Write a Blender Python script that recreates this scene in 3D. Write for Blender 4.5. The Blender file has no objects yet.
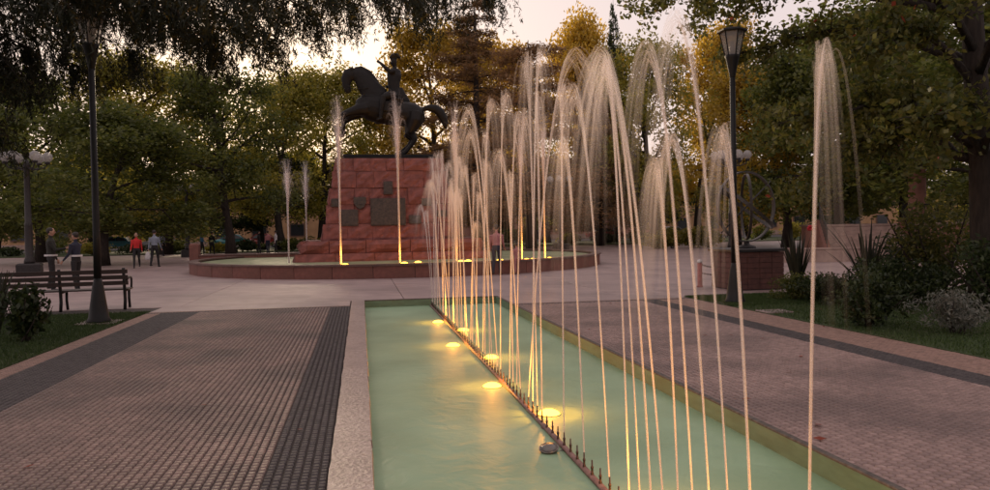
import bpy, bmesh, math, random
import numpy as np
from mathutils import Vector, Matrix

# ------------------------------------------------------------ scene, camera, sky, sun
S = bpy.context.scene
C = S.collection
R_ = math.radians
FPX, PW, PH, CAMH = 755.0, 990.0, 490.0, 1.55
YAW, PITCH, ROLL = R_(10.06), R_(1.245), R_(-1.03)
cam_d = bpy.data.cameras.new('camera')
cam = bpy.data.objects.new('camera', cam_d); C.objects.link(cam)
cam_d.sensor_width = 36.0; cam_d.lens = FPX*36.0/PW
cam_d.clip_start = 0.05; cam_d.clip_end = 2000
CROT = Matrix.Rotation(-YAW, 3, 'Z') @ Matrix.Rotation(math.pi/2-PITCH, 3, 'X') @ Matrix.Rotation(ROLL, 3, 'Z')
cam.rotation_euler = CROT.to_euler(); cam.location = (0, 0, CAMH)
S.camera = cam
S.render.engine = 'CYCLES'
S.cycles.max_bounces = 8; S.cycles.transparent_max_bounces = 160
S.cycles.diffuse_bounces = 3; S.cycles.glossy_bounces = 3; S.cycles.transmission_bounces = 4
S.cycles.sample_clamp_indirect = 4.0; S.cycles.sample_clamp_direct = 6.0
S.view_settings.view_transform = 'Standard'; S.view_settings.look = 'None'
S.view_settings.exposure = 0.0; S.view_settings.gamma = 1.0

SUN_EL, SUN_AZ = R_(12.0), R_(-6.0)       # low evening sun beyond the trees, azimuth from +Y towards +X
W = bpy.data.worlds.new('World'); S.world = W; W.use_nodes = True
nt = W.node_tree; nt.nodes.clear()
wo = nt.nodes.new('ShaderNodeOutputWorld'); bg = nt.nodes.new('ShaderNodeBackground')
sk = nt.nodes.new('ShaderNodeTexSky'); sk.sky_type = 'NISHITA'; sk.sun_disc = False
sk.sun_elevation = SUN_EL; sk.sun_rotation = SUN_AZ; sk.dust_density = 4.0; sk.air_density = 1.2
mx = nt.nodes.new('ShaderNodeMix'); mx.data_type = 'RGBA'; mx.inputs[0].default_value = 0.86
mx.inputs[7].default_value = (9.0, 7.5, 7.5, 1)      # even dusk cloud veil
nt.links.new(sk.outputs[0], mx.inputs[6]); nt.links.new(mx.outputs[2], bg.inputs[0])
bg.inputs[1].default_value = 0.10
nt.links.new(bg.outputs[0], wo.inputs[0])
sd = bpy.data.lights.new('sun', 'SUN'); so = bpy.data.objects.new('sun', sd); C.objects.link(so)
sd.energy = 4.0; sd.angle = R_(5); sd.color = (1.0, 0.77, 0.52)
sdir = Vector((math.sin(SUN_AZ)*math.cos(SUN_EL), math.cos(SUN_AZ)*math.cos(SUN_EL), math.sin(SUN_EL)))
so.rotation_euler = (-sdir).to_track_quat('-Z', 'Y').to_euler(); so.location = (0, 0, 30)

rng = np.random.default_rng(7); random.seed(7)
def ray(u, v): return CROT @ Vector(((u-PW/2)/FPX, -(v-PH/2)/FPX, -1.0))
def G(u, v, z=0.0):
    d = ray(u, v); t = (z-CAMH)/d.z; return d.x*t, d.y*t
def at(u, v, Y):
    d = ray(u, v); t = Y/d.y; return Vector((d.x*t, Y, CAMH+d.z*t))

# ------------------------------------------------------------ materials
def newmat(name):
    m = bpy.data.materials.new(name); m.use_nodes = True; m.node_tree.nodes.clear()
    return m, m.node_tree.nodes, m.node_tree.links
def mat(name, c1, c2=None, scale=8.0, rough=0.7, metal=0.0, bump=0.0, bscale=40.0, island=0.0, spec=0.4,
        big=None, bigscale=0.5, bigfac=0.5, stretch=None):
    """principled, two-tone noise, optional larger stain colour, optional per-piece variation, fine relief"""
    m, N, L = newmat(name); c2 = c2 or tuple(x*0.75 for x in c1)
    o = N.new('ShaderNodeOutputMaterial'); p = N.new('ShaderNodeBsdfPrincipled'); L.new(p.outputs[0], o.inputs[0])
    tc = N.new('ShaderNodeTexCoord'); src = tc.outputs['Object']
    if stretch:
        mp = N.new('ShaderNodeMapping'); mp.inputs['Scale'].default_value = stretch; L.new(src, mp.inputs[0]); src = mp.outputs[0]
    n = N.new('ShaderNodeTexNoise'); n.inputs['Scale'].default_value = scale; n.inputs['Detail'].default_value = 5; L.new(src, n.inputs[0])
    r = N.new('ShaderNodeValToRGB'); r.color_ramp.elements[0].position = .32; r.color_ramp.elements[1].position = .68
    r.color_ramp.elements[0].color = (*c2, 1); r.color_ramp.elements[1].color = (*c1, 1); L.new(n.outputs[0], r.inputs[0])
    col = r.outputs[0]
    if island:
        g = N.new('ShaderNodeNewGeometry'); mr = N.new('ShaderNodeMapRange')
        mr.inputs[3].default_value = 1-island; mr.inputs[4].default_value = 1+island*0.7; L.new(g.outputs['Random Per Island'], mr.inputs[0])
        h = N.new('ShaderNodeHueSaturation'); L.new(mr.outputs[0], h.inputs['Value']); L.new(col, h.inputs['Color']); col = h.outputs[0]
    if big:
        n2 = N.new('ShaderNodeTexNoise'); n2.inputs['Scale'].default_value = bigscale; n2.inputs['Detail'].default_value = 6; L.new(tc.outputs['Object'], n2.inputs[0])
        r2 = N.new('ShaderNodeMapRange'); r2.inputs[1].default_value = .42; r2.inputs[2].default_value = .66; r2.inputs[4].default_value = bigfac; L.new(n2.outputs[0], r2.inputs[0])
        mm = N.new('ShaderNodeMix'); mm.data_type = 'RGBA'; L.new(r2.outputs[0], mm.inputs[0]); L.new(col, mm.inputs[6]); mm.inputs[7].default_value = (*big, 1); col = mm.outputs[2]
    L.new(col, p.inputs['Base Color'])
    p.inputs['Roughness'].default_value = rough; p.inputs['Metallic'].default_value = metal; p.inputs['Specular IOR Level'].default_value = spec
    if bump:
        n3 = N.new('ShaderNodeTexNoise'); n3.inputs['Scale'].default_value = bscale; n3.inputs['Detail'].default_value = 4; L.new(src, n3.inputs[0])
        b = N.new('ShaderNodeBump'); b.inputs['Strength'].default_value = bump; b.inputs['Distance'].default_value = .02
        L.new(n3.outputs[0], b.inputs['Height']); L.new(b.outputs[0], p.inputs['Normal'])
    return m
def leafmat(name, c1, c2, trans=0.35, rough=.6):
    m, N, L = newmat(name)
    o = N.new('ShaderNodeOutputMaterial'); g = N.new('ShaderNodeNewGeometry')
    oi = N.new('ShaderNodeObjectInfo')
    r = N.new('ShaderNodeValToRGB'); r.color_ramp.elements[0].color = (*c1, 1); r.color_ramp.elements[1].color = (*c2, 1)
    L.new(g.outputs['Random Per Island'], r.inputs[0])
    h = N.new('ShaderNodeHueSaturation'); mr = N.new('ShaderNodeMapRange'); mr.inputs[3].default_value = .75; mr.inputs[4].default_value = 1.2
    L.new(oi.outputs['Random'], mr.inputs[0]); L.new(mr.outputs[0], h.inputs['Value']); L.new(r.outputs[0], h.inputs['Color'])
    d = N.new('ShaderNodeBsdfDiffuse'); t = N.new('ShaderNodeBsdfTranslucent'); x = N.new('ShaderNodeMixShader'); x.inputs[0].default_value = trans
    L.new(h.outputs[0], d.inputs[0]); L.new(h.outputs[0], t.inputs[0]); L.new(d.outputs[0], x.inputs[1]); L.new(t.outputs[0], x.inputs[2])
    gl = N.new('ShaderNodeBsdfGlossy'); gl.inputs['Roughness'].default_value = .45; gl.inputs[0].default_value = (.6, .6, .6, 1)
    x2 = N.new('ShaderNodeMixShader'); x2.inputs[0].default_value = .04
    L.new(x.outputs[0], x2.inputs[1]); L.new(gl.outputs[0], x2.inputs[2]); L.new(x2.outputs[0], o.inputs[0])
    return m
def emit(name, col, s):
    m, N, L = newmat(name); o = N.new('ShaderNodeOutputMaterial'); e = N.new('ShaderNodeEmission')
    e.inputs[0].default_value = (*col, 1); e.inputs[1].default_value = s; L.new(e.outputs[0], o.inputs[0]); return m
def glassmat(name, tint=(.9, .9, .9), alpha=.6, rough=.05):
    m, N, L = newmat(name); o = N.new('ShaderNodeOutputMaterial')
    t = N.new('ShaderNodeBsdfTransparent'); t.inputs[0].default_value = (*tint, 1)
    p = N.new('ShaderNodeBsdfPrincipled'); p.inputs['Base Color'].default_value = (.5, .48, .47, 1); p.inputs['Roughness'].default_value = rough
    x = N.new('ShaderNodeMixShader'); x.inputs[0].default_value = 1-alpha
    L.new(t.outputs[0], x.inputs[1]); L.new(p.outputs[0], x.inputs[2]); L.new(x.outputs[0], o.inputs[0]); return m
def watermat(name, c1, c2, rough=.40):
    m, N, L = newmat(name); o = N.new('ShaderNodeOutputMaterial'); p = N.new('ShaderNodeBsdfPrincipled'); L.new(p.outputs[0], o.inputs[0])
    tc = N.new('ShaderNodeTexCoord'); n = N.new('ShaderNodeTexNoise'); n.inputs['Scale'].default_value = .9; n.inputs['Detail'].default_value = 3; L.new(tc.outputs['Object'], n.inputs[0])
    r = N.new('ShaderNodeValToRGB'); r.color_ramp.elements[0].position = .35; r.color_ramp.elements[1].position = .65
    r.color_ramp.elements[0].color = (*c2, 1); r.color_ramp.elements[1].color = (*c1, 1); L.new(n.outputs[0], r.inputs[0]); L.new(r.outputs[0], p.inputs['Base Color'])
    p.inputs['Roughness'].default_value = rough; p.inputs['IOR'].default_value = 1.33; p.inputs['Specular IOR Level'].default_value = .32
    n2 = N.new('ShaderNodeTexNoise'); n2.inputs['Scale'].default_value = 5.0; n2.inputs['Detail'].default_value = 3; n2.inputs['Distortion'].default_value = .6; L.new(tc.outputs['Object'], n2.inputs[0])
    b = N.new('ShaderNodeBump'); b.inputs['Strength'].default_value = .22; b.inputs['Distance'].default_value = .04; L.new(n2.outputs[0], b.inputs['Height']); L.new(b.outputs[0], p.inputs['Normal'])
    return m
def jetmat(name):
    m, N, L = newmat(name); o = N.new('ShaderNodeOutputMaterial')
    d = N.new('ShaderNodeBsdfDiffuse'); t = N.new('ShaderNodeBsdfTranslucent'); d.inputs[0].default_value = (.93, .86, .84, 1); t.inputs[0].default_value = (.93, .86, .84, 1)
    x = N.new('ShaderNodeMixShader'); x.inputs[0].default_value = .5; L.new(d.outputs[0], x.inputs[1]); L.new(t.outputs[0], x.inputs[2])
    tr = N.new('ShaderNodeBsdfTransparent'); x2 = N.new('ShaderNodeMixShader'); da = N.new('ShaderNodeAttribute'); da.attribute_name = 'water_amount'; mu = N.new('ShaderNodeMath'); mu.operation = 'MULTIPLY'; mu.inputs[1].default_value = .072
    L.new(da.outputs['Fac'], mu.inputs[0]); L.new(mu.outputs[0], x2.inputs[0])
    L.new(tr.outputs[0], x2.inputs[1]); L.new(x.outputs[0], x2.inputs[2]); L.new(x2.outputs[0], o.inputs[0]); return m

M = dict(
 soil=mat('soil', (.05, .045, .03), scale=3),
 lawn=mat('lawn', (.045, .075, .02), (.022, .04, .010), scale=6, bump=.5, bscale=60, rough=.9, big=(.07, .06, .025), bigscale=.6, bigfac=.45),
 tile=mat('tile', (.27, .182, .155), (.19, .127, .108), scale=18, rough=.55, island=.22, big=(.095, .07, .064), bigscale=.8, bigfac=.85, bump=.3, bscale=90),
 tiler=mat('tile_pale', (.36, .25, .22), (.265, .18, .16), scale=18, rough=.55, island=.2, big=(.13, .095, .088), bigscale=.8, bigfac=.75, bump=.3, bscale=90),
 tiled=mat('tile_dark', (.085, .072, .072), (.052, .044, .045), scale=25, rough=.72, island=.25, bump=.3, bscale=90),
 border=mat('tile_border', (.33, .205, .165), (.24, .15, .12), scale=14, rough=.6, island=.15, bump=.25, bscale=90),
 mortar=mat('mortar', (.06, .047, .044), (.038, .03, .029), scale=20, rough=.9),
 slab=mat('plaza_slab', (.36, .265, .25), (.27, .195, .185), scale=2.2, rough=.5, big=(.16, .12, .115), bigscale=.5, bigfac=.65, bump=.12, bscale=30),
 asphalt=mat('asphalt', (.06, .055, .055), scale=20, rough=.85, bump=.2),
 coping=mat('coping_stone', (.34, .25, .235), (.20, .145, .135), scale=16, rough=.45, bump=.5, bscale=30, big=(.17, .12, .11), bigscale=1.6, bigfac=.6),
 poolwall=mat('green_pool_paint', (.13, .22, .15), (.09, .155, .10), scale=5, rough=.5, big=(.13, .13, .06), bigscale=1.5, bigfac=.35, stretch=(1, 1, 4)),
 edge=mat('pool_edge', (.13, .11, .09), (.06, .05, .045), scale=20, rough=.8, bump=.4),
 water=watermat('pool_water', (.29, .43, .27), (.22, .335, .20)),
 rwater=watermat('basin_water', (.30, .33, .20), (.20, .23, .13)),
 jet=jetmat('white_water'),
 pipe=mat('pipe_metal', (.28, .17, .15), (.16, .10, .09), scale=20, rough=.5, metal=.3),
 nozzle=mat('nozzle_metal', (.10, .055, .045), (.05, .03, .025), scale=30, rough=.45, metal=.5),
 lampbody=mat('lamp_body', (.22, .20, .18), (.12, .10, .09), scale=20, rough=.4, metal=.5),
 lens=emit('amber_lens', (1.0, .44, .045), 9.0),
 lens_off=mat('dull_lens', (.13, .125, .115), scale=10, rough=.25),
 terra=mat('terracotta', (.20, .075, .055), (.14, .05, .038), scale=7, rough=.6, bump=.2, bscale=30, big=(.12, .05, .035), bigscale=1.2, bigfac=.55),
 terracap=mat('basin_cap', (.13, .07, .055), (.08, .045, .04), scale=12, rough=.5, bump=.2),
 redstone=mat('red_stone', (.25, .088, .075), (.13, .046, .040), scale=4.5, rough=.8, bump=1.0, bscale=7, big=(.085, .032, .028), bigscale=1.3, bigfac=.85),
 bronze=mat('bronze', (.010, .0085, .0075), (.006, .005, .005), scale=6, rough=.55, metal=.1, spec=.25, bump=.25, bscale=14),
 plaque=mat('plaque_bronze', (.075, .055, .045), (.035, .03, .026), scale=12, rough=.5, metal=.4, bump=.8, bscale=25),
 black=mat('black_iron', (.009, .0085, .0085), (.006, .006, .006), scale=20, rough=.55, metal=.1),
 iron=mat('grey_iron', (.035, .03, .03), (.02, .018, .018), scale=20, rough=.5, metal=.3),
 ring=mat('ring_iron', (.08, .07, .062), (.045, .04, .037), scale=20, rough=.5, metal=.3),
 globe=glassmat('globe_glass', (.85, .85, .85), .6, .08),
 lglass=glassmat('lantern_glass', (.9, .88, .85), .6, .15),
 wood=mat('bench_wood', (.035, .017, .012), (.02, .010, .008), scale=5, rough=.5, stretch=(1, 12, 12)),
 bark=mat('bark', (.045, .033, .026), (.02, .015, .012), scale=5, rough=.9, bump=1.0, bscale=12, stretch=(3, 3, .7)),
 chain=mat('chain_iron', (.07, .06, .055), scale=20, rough=.5, metal=.5),
 pink=mat('pink_post', (.42, .165, .14), (.30, .12, .10), scale=10, rough=.6),
 brickp=mat('pedestal_brick', (.12, .052, .042), (.08, .035, .03), scale=9, rough=.75, bump=.4, island=.2),
 stone=mat('pale_stone', (.36, .25, .21), (.26, .18, .15), scale=4, rough=.7, bump=.3),
 salmon=mat('salmon_plaster', (.36, .18, .135), (.26, .13, .10), scale=3, rough=.8, bump=.2),
 tan=mat('tan_wall', (.42, .25, .13), (.33, .19, .10), scale=1.5, rough=.85),
 roof=mat('roof_tin', (.16, .09, .07), scale=3, rough=.7),
 dwin=mat('dark_window', (.02, .022, .025), scale=3, rough=.12),
 lit=emit('lit_window', (1.0, .52, .18), 1.1),
 white=mat('white_plate', (.62, .60, .58), scale=6, rough=.5),
 rubber=mat('tyre_rubber', (.02, .02, .02), scale=10, rough=.8),
 chrome=mat('wheel_metal', (.4, .4, .42), scale=10, rough=.3, metal=.8),
 skin=mat('skin', (.40, .23, .16), (.34, .19, .13), scale=10, rough=.6),
 hair=mat('dark_hair', (.025, .018, .014), scale=20, rough=.6),
 c_dark=mat('dark_cloth', (.022, .021, .022), scale=12, rough=.85),
 c_navy=mat('navy_cloth', (.022, .025, .045), scale=12, rough=.85),
 c_green=mat('olive_cloth', (.025, .025, .02), scale=12, rough=.85),
 c_red=mat('red_cloth', (.55, .025, .025), scale=12, rough=.8),
 c_blue=mat('greyblue_cloth', (.24, .27, .33), scale=12, rough=.8),
 c_sky=mat('bright_blue_cloth', (.05, .22, .42), scale=12, rough=.8),
 c_white=mat('white_cloth', (.65, .62, .62), scale=12, rough=.8),
 c_pink=mat('pink_cloth', (.42, .17, .17), scale=12, rough=.8),
 eye=mat('dark_eye', (.02, .015, .012), scale=5, rough=.3),
 flower=mat('red_flower', (.55, .03, .05), scale=10, rough=.6),
 grass=leafmat('grass_blade', (.028, .055, .012), (.075, .11, .03), .3),
 l_dark=leafmat('leaf_dark', (.016, .030, .010), (.050, .068, .020), .35),
 l_green=leafmat('leaf_green', (.06, .085, .016), (.19, .20, .04), .55),
 l_olive=leafmat('leaf_olive', (.14, .15, .022), (.38, .31, .05), .6),
 l_gold=leafmat('leaf_gold', (.34, .23, .025), (.66, .43, .05), .6),
 l_brown=leafmat('needle_brown', (.15, .085, .036), (.36, .20, .085), .5),
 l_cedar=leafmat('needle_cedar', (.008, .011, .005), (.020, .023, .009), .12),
 l_near=leafmat('leaf_near', (.042, .058, .012), (.15, .135, .03), .5),
 l_red=leafmat('leaf_red', (.22, .045, .03), (.34, .08, .04), .4),
 l_grey=leafmat('leaf_grey', (.10, .11, .09), (.20, .20, .165), .3),
 l_flax=leafmat('leaf_flax', (.018, .022, .014), (.055, .055, .035), .25),
)

# ------------------------------------------------------------ mesh helpers
class MB:
    def __init__(s): s.v = []; s.f = []
    def quad(s, a, b, c, d):
        n = len(s.v); s.v += [tuple(a), tuple(b), tuple(c), tuple(d)]; s.f.append((n, n+1, n+2, n+3)); return s
    def box(s, x0, x1, y0, y1, z0, z1, bev=0.0, mtx=None):
        n = len(s.v)
        if bev:
            b = bev; vs = [(x0, y0, z0), (x1, y0, z0), (x1, y1, z0), (x0, y1, z0), (x0, y0, z1-b), (x1, y0, z1-b), (x1, y1, z1-b), (x0, y1, z1-b),
                  (x0+b, y0+b, z1), (x1-b, y0+b, z1), (x1-b, y1-b, z1), (x0+b, y1-b, z1)]
            fs = [(3, 2, 1, 0), (0, 1, 5, 4), (1, 2, 6, 5), (2, 3, 7, 6), (3, 0, 4, 7), (4, 5, 9, 8), (5, 6, 10, 9), (6, 7, 11, 10), (7, 4, 8, 11), (8, 9, 10, 11)]
        else:
            vs = [(x0, y0, z0), (x1, y0, z0), (x1, y1, z0), (x0, y1, z0), (x0, y0, z1), (x1, y0, z1), (x1, y1, z1), (x0, y1, z1)]
            fs = [(3, 2, 1, 0), (0, 1, 5, 4), (1, 2, 6, 5), (2, 3, 7, 6), (3, 0, 4, 7), (4, 5, 6, 7)]
        if mtx is not None: vs = [tuple(mtx @ Vector(p)) for p in vs]
        s.v += vs; s.f += [tuple(i+n for i in f) for f in fs]; return s
    def loft(s, pts, rad, n=10, cap=True):
        """tube along pts, rad per point: float or (a, b)"""
        pts = [Vector(p) for p in pts]; k = len(pts); base = len(s.v)
        t0 = (pts[1]-pts[0]).normalized()
        ref = Vector((0, 0, 1)) if abs(t0.z) < .9 else Vector((0, 1, 0))
        u = t0.cross(ref).normalized()
        for i in range(k):
            t = (pts[min(i+1, k-1)]-pts[max(i-1, 0)])
            if t.length < 1e-9: t = t0
            t.normalize(); u = (u-t*u.dot(t)); u.normalize(); w = t.cross(u)
            r = rad[i] if isinstance(rad, (list, tuple)) else rad
            a, b = r if isinstance(r, (list, tuple)) else (r, r)
            for j in range(n):
                q = 2*math.pi*j/n; s.v.append(tuple(pts[i]+u*(math.cos(q)*a)+w*(math.sin(q)*b)))
        for i in range(k-1):
            for j in range(n):
                s.f.append((base+i*n+j, base+i*n+(j+1) % n, base+(i+1)*n+(j+1) % n, base+(i+1)*n+j))
        if cap:
            s.f.append(tuple(base+j for j in reversed(range(n)))); s.f.append(tuple(base+(k-1)*n+j for j in range(n)))
        return s
    def lathe(s, prof, n=20, c=(0, 0, 0), rot=0.0):
        base = len(s.v); k = len(prof)
        for r, z in prof:
            for j in range(n):
                q = 2*math.pi*j/n+rot; s.v.append((c[0]+r*math.cos(q), c[1]+r*math.sin(q), c[2]+z))
        for i in range(k-1):
            for j in range(n):
                s.f.append((base+i*n+j, base+i*n+(j+1) % n, base+(i+1)*n+(j+1) % n, base+(i+1)*n+j))
        s.f.append(tuple(base+j for j in reversed(range(n)))); s.f.append(tuple(base+(k-1)*n+j for j in range(n)))
        return s
    def sphere(s, c, r, n=14, m=9):
        r = r if isinstance(r, (tuple, list)) else (r, r, r); base = len(s.v)
        for i in range(m+1):
            p = math.pi*i/m
            for j in range(n):
                q = 2*math.pi*j/n
                s.v.append((c[0]+r[0]*max(math.sin(p), 1e-4)*math.cos(q), c[1]+r[1]*max(math.sin(p), 1e-4)*math.sin(q), c[2]-r[2]*math.cos(p)))
        for i in range(m):
            for j in range(n):
                s.f.append((base+i*n+j, base+i*n+(j+1) % n, base+(i+1)*n+(j+1) % n, base+(i+1)*n+j))
        s.f.append(tuple(base+j for j in reversed(range(n)))); s.f.append(tuple(base+m*n+j for j in range(n)))
        return s
    def ring(s, r0, r1, z0, z1, n=64, a0=0.0, a1=2*math.pi, c=(0, 0)):
        """closed annular block"""
        full = abs(a1-a0-2*math.pi) < 1e-6; k = n if full else n+1; base = len(s.v)
        for i in range(k):
            q = a0+(a1-a0)*i/n; cc, ss = math.cos(q), math.sin(q)
            for r, z in ((r0, z0), (r1, z0), (r1, z1), (r0, z1)): s.v.append((c[0]+r*cc, c[1]+r*ss, z))
        for i in range(n):
            i2 = (i+1) % k
            for j in range(4):
                j2 = (j+1) % 4; s.f.append((base+i*4+j, base+i2*4+j, base+i2*4+j2, base+i*4+j2))
        if not full:
            s.f.append((base, base+1, base+2, base+3)); e = base+(k-1)*4; s.f.append((e+3, e+2, e+1, e))
        return s
    def mesh(s, name, smooth=False):
        me = bpy.data.meshes.new(name); me.from_pydata(s.v, [], s.f); me.update()
        bm = bmesh.new(); bm.from_mesh(me); bmesh.ops.recalc_face_normals(bm, faces=bm.faces); bm.to_mesh(me); bm.free()
        if smooth: me.polygons.foreach_set('use_smooth', [True]*len(me.polygons))
        return me
    def build(s, name, m, parent=None, smooth=False, loc=None):
        return link(name, s.mesh(name, smooth), m, parent, loc)
def link(name, me, m=None, parent=None, loc=None):
    o = bpy.data.objects.new(name, me); C.objects.link(o)
    if m is not None and not me.materials: me.materials.append(m)
    if parent: o.parent = parent
    if loc is not None: o.location = loc
    return o
def tag(o, label, cat, group=None):
    o['label'] = label; o['category'] = cat
    if group: o['group'] = group
    return o
def struct(o): o['kind'] = 'structure'; return o
def thing(name, label, cat, loc=(0, 0, 0), rz=0.0, group=None):
    o = bpy.data.objects.new(name, None); C.objects.link(o); o.location = loc; o.rotation_euler = (0, 0, rz)
    o.empty_display_size = .2
    return tag(o, label, cat, group)
def copy_tree(o, parent=None):
    c = o.copy(); C.objects.link(c); c.parent = parent
    for ch in o.children: copy_tree(ch, c)
    return c
def quads_mesh(name, V, per=4, F=None, smooth=False):
    V = np.asarray(V, dtype=np.float32).reshape(-1, 3); me = bpy.data.meshes.new(name)
    me.vertices.add(len(V)); me.vertices.foreach_set('co', V.ravel())
    nf = len(V)//per if F is None else len(F)
    idx = np.arange(len(V), dtype=np.int32) if F is None else np.asarray(F, dtype=np.int32).ravel()
    pf = per if F is None else np.asarray(F).shape[1]
    me.loops.add(len(idx)); me.loops.foreach_set('vertex_index', idx)
    me.polygons.add(nf); me.polygons.foreach_set('loop_start', np.arange(nf, dtype=np.int32)*pf)
    me.update(calc_edges=True); me.validate()
    if smooth: me.polygons.foreach_set('use_smooth', [True]*nf)
    return me
def unit(a): return a/np.maximum(np.linalg.norm(a, axis=-1, keepdims=True), 1e-9)
def leaves(cent, ln, wd, r, up=0.3, axis=None):
    """rhombic leaf faces at the given centres"""
    n = len(cent); a = unit(r.normal(size=(n, 3))) if axis is None else unit(axis)
    nn = unit(r.normal(size=(n, 3))+np.array([0, 0, up])); b = unit(np.cross(nn, a))
    l = (ln*r.uniform(.65, 1.25, (n, 1)))*.5; w = (wd*r.uniform(.7, 1.2, (n, 1)))*.5
    return np.stack([cent-a*l, cent+b*w-a*l*.1, cent+a*l, cent-b*w-a*l*.1], 1)

# ------------------------------------------------------------ ground and paving
PX0, PX1, PY0, PY1, WZ = 0.03, 3.0, -3.0, 16.95, -0.15     # long pool, water level
FC, FR = (1.72, 33.2), 8.6                                  # round fountain centre and radius
g = MB()
B = 500
for x0, x1, y0, y1 in ((-B, -.215, -60, 900), (3.05, B, -60, 900), (-.215, 3.05, -60, PY0-.1), (-.215, 3.05, PY1+.1, 900)):
    g.quad((x0, y0, -.075), (x1, y0, -.075), (x1, y1, -.075), (x0, y1, -.075))
struct(g.build('ground', M['soil']))

def pieces(name, x0, x1, y0, y1, m, parent, size=.06, gap=(.011, .006), stagger=False, zj=.0022, fade=None):
    nx = max(1, int(round((x1-x0)/size))); ny = int((y1-y0)/size); sx = (x1-x0)/nx; sy = (y1-y0)/ny
    I, J = np.meshgrid(np.arange(nx), np.arange(ny), indexing='ij'); I = I.ravel(); J = J.ravel(); n = len(I)
    ax = x0+I*sx+gap[0]*.5; bx = ax+sx-gap[0]; off = (np.where(I % 2, .5*sy, 0) if stagger else 0)
    ay = y0+J*sy+gap[1]*.5+off; by = ay+sy-gap[1]
    zt = rng.uniform(-zj, zj*.4, n); b = .005; zb = -.016
    P = lambda x, y, z: np.stack([x, y, np.broadcast_to(z, n)], 1)
    V = np.stack([P(ax, ay, zb), P(bx, ay, zb), P(bx, by, zb), P(ax, by, zb), P(ax+b, ay+b*.6, zt), P(bx-b, ay+b*.6, zt), P(bx-b, by-b*.6, zt), P(ax+b, by-b*.6, zt)], 1)
    base = (np.arange(n)*8)[:, None, None]
    F = base+np.array([[4, 5, 6, 7], [0, 1, 5, 4], [1, 2, 6, 5], [2, 3, 7, 6], [3, 0, 4, 7]])[None]
    o = link(name, quads_mesh(name, V, 4, F.reshape(-1, 4)), m, parent); o['kind'] = 'stuff'; return o
pathl = struct(MB().quad((-4.2, -8, -.016), (-.224, -8, -.016), (-.224, 16.0, -.016), (-4.2, 16.0, -.016)).build('path_left', M['mortar']))
YP0, YP1 = 1.6, 15.78
pieces('border_tile', -4.2, -3.92, YP0, YP1, M['border'], pathl)
pieces('dark_tile', -3.92, -3.2, YP0, YP1, M['tiled'], pathl)
pieces('ribbed_tile', -3.2, -.64, YP0, YP1, M['tile'], pathl, gap=(.011, .008))
pieces('dark_tile', -.64, -.238, YP0, YP1, M['tiled'], pathl, gap=(.011, .008))
pieces('dark_tile', -4.2, -.255, YP1, 15.9, M['tiled'], pathl)
pieces('border_tile', -4.2, -.255, 15.9, 16.02, M['border'], pathl)
MB().quad((-4.2, -8, -.004), (-.255, -8, -.004), (-.255, YP0, -.004), (-4.2, YP0, -.004)).build('walkway_sheet', M['tile'], pathl)
pathr = struct(MB().quad((3.05, -8, -.016), (6.85, -8, -.016), (6.85, 15.2, -.016), (3.05, 15.2, -.016)).build('path_right', M['mortar']))
YR1 = 14.95
pieces('ribbed_tile', 3.06, 5.72, YP0, YR1, M['tiler'], pathr, stagger=True, gap=(.010, .009), size=.064)
pieces('dark_tile', 5.72, 6.12, YP0, YR1, M['tiled'], pathr)
pieces('border_tile', 6.12, 6.85, YP0, YR1, M['border'], pathr)
pieces('dark_tile', 3.06, 6.85, YR1, 15.1, M['tiled'], pathr)
pieces('border_tile', 3.06, 6.85, 15.1, 15.22, M['border'], pathr)
MB().quad((3.06, -8, -.004), (6.85, -8, -.004), (6.85, YP0, -.004), (3.06, YP0, -.004)).build('walkway_sheet', M['tiler'], pathr)

plaza = MB()
for x0, x1, y0, y1 in ((-45, -.25, 16.03, 17.05), (3.05, 45, 15.23, 17.05), (-45, 45, 17.05, 62)):
    plaza.quad((x0, y0, -.02), (x1, y0, -.02), (x1, y1, -.02), (x0, y1, -.02))
plaza = struct(plaza.build('plaza', M['mortar']))
slabcache = {}
def slab(x0, x1, y0, y1):
    w, d = round(x1-x0, 3), round(y1-y0, 3)
    if (w, d) not in slabcache: slabcache[(w, d)] = MB().box(0, w, 0, d, -.06, 0, bev=.006).mesh('slab'); slabcache[(w, d)].materials.append(M['slab'])
    link('slab', slabcache[(w, d)], None, plaza, (x0+.006, y0, random.uniform(-.004, 0)))
xs = [-42+4.77*i for i in range(0, 18)]
for i in range(len(xs)-1):
    xa, xb = xs[i], xs[i+1]-.014
    if xb < -4.3: slab(xa, xb, 16.14, 17.04)
    elif xa > 10: slab(xa, xb, 15.4, 17.04)
    for k in range(9): slab(xa, xb, 17.06+k*5.0, 17.06+k*5.0+4.986)
for xa, xb, ya in ((-4.2, -.26, 16.04), (3.06, 6.84, 15.24), (6.85, 10.46, 15.4)): slab(xa, xb, ya, 17.04)

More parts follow.
